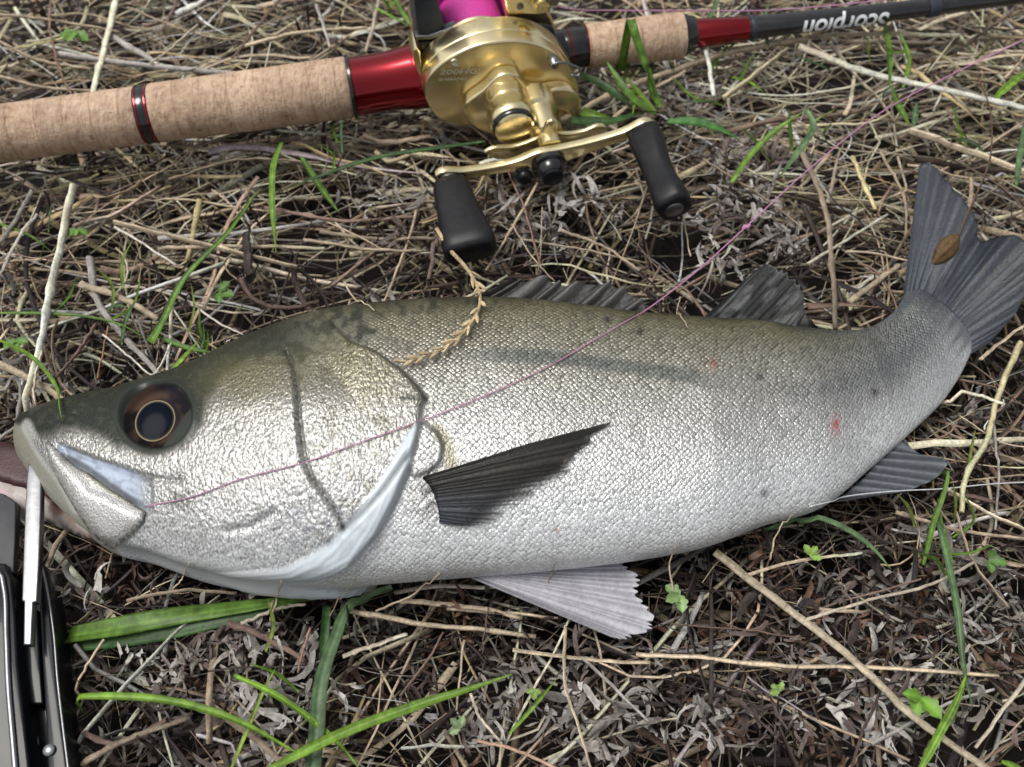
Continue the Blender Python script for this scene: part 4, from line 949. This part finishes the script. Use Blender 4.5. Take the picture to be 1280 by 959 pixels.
# ------------------------------------------------------------------ stems and blades that the photograph shows one by one
def hero_stem(px, w, col, z=.008, label=None, group=None, name='dry_straw', over=False, K=None, taper=.8, joints=0):
    K = K or max(12, int(len(px)*6)); q = spline(px, K) if len(px) > 2 else np.array(px[0])+(np.array(px[1])-np.array(px[0]))*np.linspace(0, 1, K)[:, None]
    zz = np.interp(np.linspace(0, 1, K), np.linspace(0, 1, len(z)), z) if isinstance(z, (list, tuple)) else np.full(K, z)
    P = np.array([surf(x, y, .0012, zk) if over else at(x, y, zk) for (x, y), zk in zip(q, zz)])
    m = np.array([mpp(p) for p in P]); r = w*.5*m*np.linspace(1, taper, K)*(1+rng.normal(0, .05, K))
    for _ in range(joints):
        j = int(rng.integers(2, K-2)); r[j] *= 1.35
    P[:, :2] += np.cumsum(rng.normal(0, .00015, (K, 2)), 0); P[:, 2] += rng.normal(0, .0002, K)
    if not over: P = press(P[None], r[None])[0]
    c0 = np.array(col); c0 = c0*.78+c0.mean()*.22; c = c0*np.exp(np.cumsum(rng.normal(0, .05, K)))[:, None]
    V, F, C = strands(P[None], r[None], np.clip(c, .01, .5)[None], 8); n = len(V)
    V = np.vstack([V, P[0], P[-1]]); C = np.vstack([C, C[:1]*.5, C[-1:]*.6]); o = P.mean(0)
    e = np.arange(0, 8, 2); cap = np.stack([np.full(4, n), (e+2) % 8, e+1, e], -1); cap2 = np.stack([np.full(4, n+1), n-8+e, n-8+e+1, n-8+(e+2) % 8], -1)
    ob = mesh_obj(name, V-o, np.vstack([F, cap, cap2]), M_STRAW, None, C); ob.location = o
    return tag(ob, label or 'pale dry straw stem lying across the litter', 'dead stem', group)
def hero_blade(px, w, col, z=.010, label='', group='fresh green grass blades', name='grass_blade', over=False, fold=.35, twist=0., K=26, wprof=None, lift=.0016):
    q = spline(px, K) if len(px) > 2 else np.array(px[0])+(np.array(px[1])-np.array(px[0]))*np.linspace(0, 1, K)[:, None]
    zz = np.interp(np.linspace(0, 1, K), np.linspace(0, 1, len(z)), z) if isinstance(z, (list, tuple)) else np.full(K, z)
    P = np.array([surf(x, y, lift, zk) if over else at(x, y, zk) for (x, y), zk in zip(q, zz)])
    if over:
        for _ in range(3): P[1:-1] = (P[:-2]+2*P[1:-1]+P[2:])/4
    else: P = press(P[None], .0008)[0]
    T = np.gradient(P, axis=0); T /= np.linalg.norm(T, axis=1)[:, None]; s = np.cross(T, [0, 0, 1.]); s /= np.linalg.norm(s, axis=1)[:, None]; u = np.cross(s, T)
    t = np.linspace(0, 1, K); m = np.array([mpp(p) for p in P])
    wp = np.interp(t, *zip(*wprof)) if wprof else np.minimum(1, .55+t*2.2)*np.clip((1-t)*2.6, .02, 1)**.7
    rr = np.random.default_rng(int(px[0][0]*7+px[0][1]*13+5000)); hw = w*.44*m*wp; a = (twist if twist else rr.normal(0, .7))*(t-.3); V = []; C = []; cc = np.array(col)
    vein = np.exp(rr.normal(0, .16, 8))*np.array([.9, 1, .85, 1.2, 1.2, .85, 1, .9]); rip = rr.normal(0, .10, 8); jag = rr.normal(0, .025, (K, 8)); blot = np.exp(np.convolve(rr.normal(0, .22, K+4), np.ones(5)/5, 'valid'))
    for k in range(K):
        sv = s[k]*math.cos(a[k])+u[k]*math.sin(a[k]); uv_ = u[k]*math.cos(a[k])-s[k]*math.sin(a[k])
        for xi, x in enumerate((-1, -.72, -.42, -.12, .12, .42, .72, 1)):
            V.append(P[k]+sv*hw[k]*(x+jag[k, xi])+uv_*hw[k]*fold*(abs(x)-.5+rip[xi])); C.append(cc*vein[xi]*blot[k]*(1+.12*math.sin(k*1.7))*np.interp(t[k], [0, .15, .85, 1], [1.25, 1, 1, 1.25]))
    V = np.array(V); th = np.array([0, 0, -.00025]); n = len(V); i = np.arange(n).reshape(K, 8)
    F = np.stack([i[:-1, :-1], i[:-1, 1:], i[1:, 1:], i[1:, :-1]], -1).reshape(-1, 4)
    ring = np.concatenate([i[:, 0], i[-1, 1:], i[::-1, -1][1:], i[0, ::-1][1:-1]]); r2 = np.roll(ring, -1)
    F = np.vstack([F, F[:, ::-1]+n, np.stack([r2, ring, ring+n, r2+n], -1)]); o = V.mean(0)
    ob = mesh_obj(name, np.vstack([V, V+th])-o, F, M_GREEN, None, np.tile(np.clip(C, .005, .8), (2, 1))); ob.location = o
    return tag(ob, label, 'grass blade', group)

PALE, STRAW, TAN, YEL, GRY, BRN, RED_, DRK, WHT = (.52,.44,.31), (.45,.35,.22), (.33,.25,.16), (.50,.41,.17), (.34,.31,.28), (.15,.09,.065), (.24,.13,.09), (.06,.042,.036), (.46,.42,.36)
GS = 'pale straw stems across the litter'; GB = 'brown twigs in the litter'; GW = 'thin whitish straws in the litter'
STEMS = [  # pixels, width, colour, height
 ([(147,-10),(134,40),(120,90),(108,135)],9,PALE,.010),([(70,68),(180,82),(310,94)],8,GRY,.009),([(-5,50),(45,75),(112,90)],6,STRAW,.010),([(12,63),(50,55),(88,46)],4,YEL,.010),
 ([(64,-8),(63,45),(74,90),(92,122)],3.5,RED_,.012),([(138,46),(198,82)],8,GRY,.007),([(247,32),(188,80)],4,PALE,.011),([(476,-8),(456,66)],5,PALE,.011),([(352,-5),(290,72)],4,BRN,.010),
 ([(-5,18),(60,24),(150,40)],5,TAN,.009),([(160,10),(260,44),(330,52)],5,TAN,.009),([(300,60),(380,40),(460,34)],5,STRAW,.009),([(395,6),(412,60)],5,GRY,.010),([(210,110),(300,70),(390,72)],5,TAN,.008),
 ([(0,96),(60,110),(130,112)],5,TAN,.008),([(40,238),(18,275),(-4,308)],8,WHT,.011),([(46,268),(20,300),(-4,348)],5,WHT,.010),
 ([(142,277),(230,300),(372,334)],8,STRAW,.010),([(145,284),(225,332)],4,WHT,.010),([(198,311),(300,309),(402,312)],6,STRAW,.008),([(100,355),(150,372),(196,398)],10,STRAW,.009),
 ([(112,322),(120,370),(142,402),(204,468)],11,GRY,.007),([(216,382),(213,470)],6,PALE,.009),([(0,456),(34,471),(92,507)],12,STRAW,.010),([(250,250),(236,322)],8,(.36,.29,.12),.007),
 ([(0,330),(60,322),(110,300)],4,TAN,.009),([(330,260),(420,275),(520,270)],5,BRN,.007),([(210,225),(300,200),(400,205)],5,TAN,.007),([(400,290),(470,300),(545,300)],6,TAN,.007),([(380,300),(470,312),(530,312)],5,STRAW,.009),
 ([(428,822),(470,808),(512,792)],10,PALE,.010),([(438,764),(520,786),(600,796),(670,808)],9,STRAW,.007),([(500,752),(580,760),(650,776)],7,TAN,.008),([(640,812),(720,822),(810,824)],6,STRAW,.009),
 ([(893,690),(960,742),(1062,822),(1152,902),(1250,970)],11.5,(.38,.31,.20),.012),([(1003,777),(1100,746),(1170,726),(1218,698)],6,PALE,.012),([(795,818),(900,826),(960,830),(1060,832),(1244,842)],9,STRAW,.008),
 ([(706,782),(707,850),(722,900),(742,965)],5,STRAW,.011),([(728,822),(812,904)],4.5,GRY,.011),([(596,926),(650,940),(708,968)],7,(.42,.24,.15),.011),([(1284,846),(1224,934)],6,PALE,.012),([(1286,892),(1228,962)],4,STRAW,.012),
 ([(1276,428),(1252,490),(1232,556),(1208,596),(1202,640)],9,(.58,.50,.24),.013),([(1188,488),(1222,494),(1258,508)],5,PALE,.014),([(1195,640),(1215,700),(1262,760)],6,TAN,.009),
 ([(998,58),(1080,90),(1172,110),(1286,136)],8,PALE,.014),([(700,152),(770,116),(830,92),(900,68),(1012,46)],9,STRAW,.012),([(868,26),(884,76),(892,122)],8,PALE,.016),([(1138,163),(1210,190),(1290,220)],10,STRAW,.011),
 ([(1000,188),(1034,268),(1042,340),(1046,412)],9,TAN,.011),([(1066,196),(1092,262)],8,YEL,.010),([(1012,46),(1110,42),(1200,44)],6,STRAW,.010),([(905,122),(960,80),(985,60)],8,(.50,.42,.24),.013),
 ([(1100,190),(1130,250),(1132,300)],4,TAN,.012),([(1010,330),(1060,300),(1110,268)],5,PALE,.011),([(1062,378),(1100,350),(1124,330)],9,STRAW,.008),([(880,200),(960,250),(1010,290)],5,TAN,.010),
 ([(1180,610),(1230,640),(1290,668)],5,STRAW,.010),([(1120,640),(1190,662),(1280,672)],6,TAN,.008),([(1240,520),(1246,600),(1240,660)],4,GRY,.010),([(1200,520),(1260,556),(1290,560)],4,TAN,.008),
 ([(930,720),(1010,700),(1080,690)],5,STRAW,.009),([(840,780),(930,790),(1010,800)],5,BRN,.008),([(610,760),(600,800)],4,BRN,.010),([(560,760),(700,770)],6,STRAW,.006),([(1090,930),(1180,880),(1240,860)],5,GRY,.008),
 ([(520,262),(500,330),(470,400)],4,TAN,.008),([(676,330),(664,280),(640,215)],4,RED_,.012),([(672,230),(640,290),(610,340)],6,TAN,.011),([(678,260),(672,340)],3,STRAW,.012),([(640,280),(672,330),(690,352)],4,STRAW,.012),([(700,288),(760,312),(800,340)],4,TAN,.011),([(655,300),(760,318),(810,330)],3,TAN,.010),([(846,210),(850,260),(862,320)],3,STRAW,.012),
 ([(745,170),(790,130),(860,90)],5,STRAW,.012),([(1120,430),(1180,400),(1240,380)],5,TAN,.007),([(1225,450),(1260,420),(1290,398)],6,STRAW,.011),
 ([(60,890),(150,930),(210,900)],8,BRN,.007),([(95,959),(160,925),(240,895)],10,TAN,.009),([(285,780),(330,800),(380,830)],9,BRN,.009),([(300,780),(345,760),(380,752)],5,PALE,.010),([(345,730),(335,770)],4,STRAW,.013),([(388,785),(372,842)],4,RED_,.012),
 ([(580,800),(570,890)],4,STRAW,.010),([(588,866),(602,900),(622,930)],4,PALE,.012),([(500,870),(540,820),(556,790)],5,BRN,.009),([(130,800),(100,850),(80,900)],4,STRAW,.010),([(160,752),(240,740),(300,742)],5,TAN,.008)]
for px, w_, c_, z_ in STEMS:
    nm = {PALE: 'pale', STRAW: 'straw coloured', TAN: 'tan', YEL: 'yellowish', GRY: 'greyish', BRN: 'dark brown', RED_: 'reddish', WHT: 'whitish'}.get(c_, 'yellow brown')
    big = 'thick ' if w_ >= 8 else ''
    q = np.array([at(x, y, z_) for x, y in px]); hero_stem(px, w_, c_, z_, '%s%s%s dead grass stem near %s' % (big, bend_word(q), nm, nearby(q.mean(0))), 'dead grass stems on the litter', joints=1 if w_ > 7 else 0)
hero_stem([(92,232),(72,318),(56,384),(46,440),(30,490),(8,556)], 10, PALE, [.012, .014, .016, .018], 'long pale split straw leading down to the snout', joints=2)
hero_stem([(52,440),(44,480),(40,520)], 9, PALE, .016, 'short pale leaf sheath beside the long straw at the snout')
hero_stem([(128,418),(160,446),(192,467),(204,448),(214,428)], 3, WHT, .012, 'thin whitish straw bent into a sharp V behind the head')
hero_stem([(238,380),(272,398),(308,416)], 3, WHT, .012, 'thin whitish straw pointing at the nape')
hero_stem([(300,348),(318,374),(360,386),(402,376)], 6, (.13,.075,.058), .010, 'curved dark brown twig above the nape')
hero_stem([(312,345),(310,318),(307,292)], 15, (.075,.055,.045), [.006, .016], 'short broken dark stub with a frayed top', taper=.95)
hero_stem([(120,404),(96,440),(70,472)], 5, (.20,.12,.10), .010, 'reddish twig slanting down to the upper lip'); hero_stem([(136,408),(128,440),(120,472)], 5, (.30,.15,.06), .010, 'orange brown twig slanting beside the upper lip')
hero_stem([(544,282),(541,320),(537,350)], 7, (.17,.11,.085), [.022, .018], 'short brown stalk stump standing beside the black knob')
hero_stem([(296,350),(280,330),(300,310)], 3, TAN, .009, 'small hooked tan twig near the broken stub')

G1, G2, G3, G4 = (.10,.19,.030), (.145,.26,.030), (.045,.10,.030), (.10,.17,.075)
hero_blade([(188,428),(202,404),(226,354),(290,284),(322,238)],11,G1,[.012,.02,.026,.02],'long green blade rising behind the fish\'s head',None,wprof=[(0,1.3),(.1,1),(.5,.75),(.9,.4),(1,.05)])
hero_blade([(352,178),(342,205),(340,240),(345,316)],9,G2,[.020,.018,.014,.012],'bright narrow blade hanging straight down under the cork grip',None)
hero_blade([(606,177),(540,186),(480,195),(400,220),(348,240)],7,G3,[.020,.02,.018,.014],'dark green blade tucked under the cast control knob',None,name='grass_blade',fold=.5)
hero_blade([(376,196),(398,230),(424,266)],9,G1,.011,'short green blade under the red reel seat',None)
hero_blade([(-5,391),(60,392),(110,396),(160,410),(182,424)],5,G1,.013,'thin green blade arching level with the eye',None)
hero_blade([(-4,424),(40,446),(72,486),(85,530)],6,G2,[.02,.028,.026,.02],'thin curved green blade whose tip touches the snout',None,over=True,lift=.003)
hero_blade([(206,472),(228,448),(248,426)],7,G2,.016,'short bright blade poking up behind the eye',None); hero_blade([(196,420),(232,434),(272,442)],8,G1,.011,'short green blade lying flat above the eye',None)
hero_blade([(-5,278),(40,296),(66,316)],4,G1,.010,'thin green blade beside two whitish straws',None)
hero_blade([(52,800),(130,786),(220,770),(320,756),(420,742)],30,G1,[.006,.010,.011,.010],'broad green leaf blade lying under the gill cover',None,wprof=[(0,.9),(.3,1),(.7,.6),(1,.15)],fold=.15,K=34)
hero_blade([(60,808),(150,798),(240,784),(330,764),(380,750)],26,G3,[.004,.007,.008,.007],'darker broad leaf blade beneath the other broad one',None,wprof=[(0,.9),(.4,1),(1,.2)],fold=.12,K=34)
hero_blade([(74,872),(140,870),(200,874),(285,896),(380,946)],11,G2,[.020,.020,.018,.012],'long yellow green blade curving beneath the jaw',None)
hero_blade([(330,965),(420,920),(520,882),(590,860),(640,843)],15,G2,[.016,.022,.026,.03],'bright green blade slanting up across the others',None,K=32)
hero_blade([(390,972),(396,910),(402,850),(418,800),(438,756),(490,734)],20,G4,[.012,.013,.014,.013,.012],'wide grey green blade standing upright below the belly',None,wprof=[(0,1.2),(.4,1.1),(.7,.8),(1,.4)],fold=.25,K=34)
hero_blade([(404,860),(405,810),(408,758)],14,G3,.011,'short dark blade stub with a cut end below the belly',None,wprof=[(0,.6),(.6,1),(1,.9)])
hero_blade([(292,844),(340,866),(392,902),(428,935),(452,965)],9,G2,[.018,.016,.012,.010],'narrow green blade crossing behind the upright one',None)
hero_blade([(286,968),(312,905),(330,862),(345,834)],6,(.20,.28,.05),[.010,.014,.018],'slim yellow green shoot beside the crossing blades',None)
hero_blade([(636,918),(668,882),(696,848)],6,G2,[.012,.018],'slim green blade below the pale pelvic fin',None)
hero_blade([(1168,636),(1182,690),(1196,756),(1206,840),(1216,884)],10,G4,[.016,.02,.022,.02,.016],'long grey green blade drooping beside the thick brown stem',None)
hero_blade([(1148,966),(1176,914),(1198,872),(1208,842)],12,G2,[.014,.016,.02],'bright green blade at the end of the thick stem',None)
hero_blade([(1154,706),(1168,650),(1184,600),(1186,572)],8,G1,[.012,.02,.026],'green blade standing beside the anal fin',None); hero_blade([(960,656),(1010,645),(1056,660),(1096,690),(1114,712)],8,G4,.014,'arched grey green blade coming out below the belly',None)
hero_blade([(1190,700),(1178,660),(1172,622)],6,G1,[.012,.02],'slim green blade between the anal fin and yellow straw',None)
hero_blade([(782,-10),(790,30),(806,80),(822,128)],13,G1,[.050,.046,.036,.016],'tall green blade rising in front of the fore grip',None)
hero_blade([(826,134),(815,112),(812,84)],12,G1,[.016,.028],'short green blade sheathing the tall one',None)
hero_blade([(818,142),(790,122),(768,92),(758,76)],11,G1,[.014,.02,.024],'green blade leaning away from the tall one at the fore grip',None); hero_blade([(820,142),(804,122),(782,96)],8,G2,[.014,.02],'thin bright blade in the tuft before the fore grip',None)
hero_blade([(696,120),(730,140),(770,150)],14,G2,.012,'green leaf under the star drag',None); hero_blade([(725,92),(760,110),(788,132)],13,G3,.014,'dark green blade beside the hook keeper',None)
hero_blade([(640,-12),(664,14),(688,48),(704,98)],14,G3,[.080,.078,.072,.060],'dark green blade hanging over the rim of the reel',None,wprof=[(0,.4),(.5,.9),(.85,1.1),(1,.05)])
hero_blade([(712,150),(760,152),(820,140),(838,146)],16,G3,.014,'dark green blade behind the crank arm',None)
hero_blade([(834,152),(866,152),(896,160),(924,174)],17,(.06,.16,.04),[.016,.02,.02,.016],'broad dark green leaf beside the outer crank knob',None,wprof=[(0,.5),(.3,1),(.6,.9),(1,.05)])
hero_blade([(914,228),(936,196),(966,166),(1006,138)],9,G2,[.012,.02,.028,.034],'bright green blade rising beside the pink line',None); hero_blade([(1008,136),(1017,156),(1000,186),(974,222)],9,G4,[.034,.032,.026,.018],'folded grey green blade tip drooping beside the pink line',None)
hero_blade([(1106,30),(1112,70),(1112,110)],8,G1,[.012,.016],'short green blade under the lettered blank',None); hero_blade([(1136,156),(1122,128),(1114,106)],9,G1,.013,'small green shoot beneath the whitish stem',None); hero_blade([(1142,156),(1146,128)],9,G4,.011,'small dull green shoot beside another',None,K=10)
hero_blade([(1244,122),(1262,106),(1290,84)],11,G2,[.014,.02],'green blade above the end of the pale stem',None); hero_blade([(1270,232),(1276,186),(1284,140)],8,G4,[.014,.02],'upright grey green blade above the tail',None)
hero_blade([(490,-8),(502,14),(518,38)],7,G1,.016,'thin dark green blade beside the thumb bar',None); hero_blade([(470,10),(496,24),(516,34)],5,G2,.014,'thin bright blade near the thumb bar',None)
hero_blade([(900,-8),(890,16),(880,34)],7,G4,.020,'grey green blade behind the red winding',None); hero_blade([(960,56),(955,30),(962,0)],7,G4,.014,'grey green blade behind the rod blank',None); hero_blade([(1252,952),(1270,959),(1290,975)],9,G2,.014,'green blade at the foot of the thick stem',None)

# ------------------------------------------------------------------ seed heads, little leaves
def green_leaf(px, py, w, col, label, seed, z=.012):
    r = np.random.default_rng(seed); p = at(px, py, z); m = mpp(p); n = 3; V = []; F = []; C = []
    a0 = r.uniform(0, 6.28)
    for k in range(n):                                         # three notched leaflets on a short stalk
        a = a0+(k-1)*1.15; d = np.array([math.cos(a), math.sin(a), .15+r.normal(0, .25)]); s_ = np.cross(d, [0, 0, 1.]); s_ /= np.linalg.norm(s_); u = np.cross(s_, d); L_ = w*m*.62*r.uniform(.8, 1.1); b0 = len(V)
        for j in range(9):
            t = j/8; hw = .36*math.sin(math.pi*min(1, t*.96+.03))**.7*(1+.22*math.sin(t*18))*L_
            for x in (-1, -.5, 0, .5, 1):
                V.append(d*L_*t+s_*hw*x+u*(abs(x)*hw*.35-.18*L_*t*t)); C.append(np.array(col)*(1.3 if x == 0 else 1-.1*abs(x)))
        for j in range(8):
            for x in range(4): F.append((b0+j*5+x, b0+j*5+x+1, b0+j*5+x+6, b0+j*5+x+5))
    o = mesh_obj('small_leaf', np.array(V), F, M_GREEN, None, np.array(C)); o.location = p; tag(o, label, 'leaf')
for i, (x, y, w_, c_, lb) in enumerate(((94,40,34,(.13,.25,.05),'small green lobed leaf above the rear cork grip'),(274,366,30,(.09,.18,.04),'small green three lobed leaf above the nape'),(96,287,22,(.13,.25,.05),'tiny green sprout between the split straw and whitish straws'),(1152,872,46,(.15,.30,.04),'fresh green lobed leaf beside the thick brown stem'),(1012,694,26,(.24,.38,.08),'pale green sprout beside the belly near the arched blade'),(850,744,34,(.22,.34,.13),'pale green sprout at the tip of the pelvic fin'),(907,668,14,(.26,.40,.08),'tiny bright green sprout touching the belly'),(668,862,18,(.24,.36,.10),'tiny green sprout below the pelvic fin'),(575,910,24,(.26,.36,.18),'pale green scrap of leaf below the slanting blade'),(974,864,20,(.24,.36,.10),'tiny pale sprout before the thick brown stem'),(20,425,30,(.12,.24,.05),'small green leaf beside the split straw at the snout'),(1236,700,30,(.10,.2,.05),'small dull green leaf behind the drooping blade'))):
    green_leaf(x, y, w_, c_, lb, 40+i)
def spikelet():
    q = spline([(546,286),(562,312),(584,336),(598,362),(600,388),(586,414),(562,436),(534,450),(506,459)], 60)
    P = np.array([surf(x, y, .0022, .022) for x, y in q])
    for _ in range(4): P[1:-1] = (P[:-2]+2*P[1:-1]+P[2:])/4
    root = thing('dry_seed_head', 'pale dry grass seed head draped over the back of the fish', 'seed head')
    c = np.tile((.40,.31,.19), (60, 1)); V, F, C = strands(P[None], np.linspace(.0011, .0005, 60)[None], c[None], 8); mesh_obj('stalk', V, F, M_STRAW, root, C)
    T = np.gradient(P, axis=0); T /= np.linalg.norm(T, axis=1)[:, None]
    for k, i in enumerate(range(16, 59, 2)):
        s_ = np.cross(T[i], [0, 0, 1.]); s_ /= np.linalg.norm(s_); sd = 1 if k % 2 else -1; d = T[i]+s_*sd*.38+np.array([0, 0, .15]); d /= np.linalg.norm(d)
        L_ = .0075*(1-.35*k/22); t = np.linspace(0, 1, 9); pc = P[i]+d*L_*t[:, None]+np.array([0, 0, .0004]); r_ = .00085*np.sin(math.pi*np.clip(t*.93+.05, 0, 1))**.8
        V, F, C = strands(pc[None], r_[None], np.tile(np.array((.46,.36,.22))*math.exp(random.gauss(0, .15)), (1, 9, 1)), 6); mesh_obj('spikelet', V, F, M_STRAW, root, C)
spikelet()
def pod():
    root = thing('seed_pod', 'brown oval seed pod on a thin dark stalk lying on the tail fin', 'seed pod')
    q = spline([(1222,96),(1236,130),(1240,165),(1236,205),(1222,240),(1206,276),(1198,296)], 40); P = np.array([at(x, y, z) for (x, y), z in zip(q, np.linspace(.016, .034, 40))])
    V, F, C = strands(P[None], np.linspace(.0006, .0009, 40)[None], np.tile((.10,.06,.04), (1, 40, 1)), 8); mesh_obj('stalk', V, F, M_STRAW, root, C)
    t = np.linspace(0, 1, 22); a, b = P[-1], at(1166, 330, .0335); pc = a+(b-a)*t[:, None]; r_ = .0046*np.sin(math.pi*np.clip(t, 0, 1)**.85)**.75+.0002
    V, F, C = strands(pc[None], r_[None], np.tile((.115,.07,.03), (1, 22, 1)), 20); mesh_obj('pod', V, F, M_LEAF, root, C)
pod()
for x, y, w_, lb, sd in ((1246,512,.013,'whitish petal like scrap stuck on the yellow straw',3),(292,418,.008,'tiny white scrap of leaf behind the nape',4),(988,330,.007,'tiny white fleck beside the soft dorsal fin',6),(1268,730,.012,'pale scrap of leaf beside the drooping grey green blade',8)):
    V, F, C = leaves(1, np.zeros((1, 3)), [w_], np.array([(.62,.61,.60)]), sd, 2); o = mesh_obj('leaf_scrap', V, F, M_LEAF, None, C); o.location = at(x, y, .015); tag(o, lb, 'leaf scrap')

def extra_blades():
    """thin fresh blades scattered through the mat"""
    r = np.random.default_rng(77)
    for cx, cy, sx, sy, n in ((900,110,60,40,9),(780,100,40,30,5),(1150,110,90,50,7),(140,400,90,40,6),(260,440,40,20,4),(490,12,18,12,3),(40,330,40,50,3),(1180,680,40,60,6),(420,200,40,30,3),(1230,200,40,40,3),(330,860,60,40,3),(1010,180,50,40,4)):
        for _ in range(n):
            x, y = r.normal(cx, sx*.6), r.normal(cy, sy*.6); a = r.normal(-1.57, .7); L_ = r.uniform(28, 75); k = r.normal(0, .5)
            q = [(x, y), (x+L_*.5*math.cos(a), y+L_*.5*math.sin(a)), (x+L_*(.5*math.cos(a)+.5*math.cos(a+k)), y+L_*(.5*math.sin(a)+.5*math.sin(a+k)))]
            P0 = at(x, y, .01)
            if float(ceil_at(P0[None])[0]) < 5: continue
            cl = [G1, G2, G4, (.20,.26,.06)][int(r.integers(4))]; cn = 'fresh green' if cl == G1 else 'bright green' if cl == G2 else 'grey green' if cl == G4 else 'yellow green'
            hero_blade(q, r.uniform(3.5, 7), cl, [.006, .014, .020], 'thin %s%s grass blade sprouting near %s' % ('short ' if L_ < 50 else 'arching ', cn, nearby(P0)), 'thin fresh blades in the mat', K=14)
extra_blades()

for q_, w_, lb in (([(338,776),(344,748),(350,722)],3.2,'thin straw leaning on the edge of the gill cover'),([(412,770),(424,746),(446,720)],2.6,'wispy straw touching the belly behind the gill cover'),([(470,764),(516,742),(548,712)],3.4,'slender straw leaning up over the front of the belly'),([(668,752),(690,726),(702,700)],2.6,'wispy straw touching the belly above the pelvic fin'),([(842,742),(836,708),(846,680)],3.,'bent straw leaning on the belly beside the pale sprout'),([(962,700),(968,668),(986,640)],2.8,'wispy straw touching the belly before the anal fin'),([(430,352),(446,376),(470,392)],2.8,'wispy straw lying over the nape'),([(850,372),(846,392),(858,412)],2.6,'wispy straw lying over the back between the dorsal fins'),([(216,738),(232,716),(240,700)],2.6,'thin straw leaning on the throat')):
    hero_stem(q_, w_, STRAW, [.012, .022], lb, over=True, taper=.5)
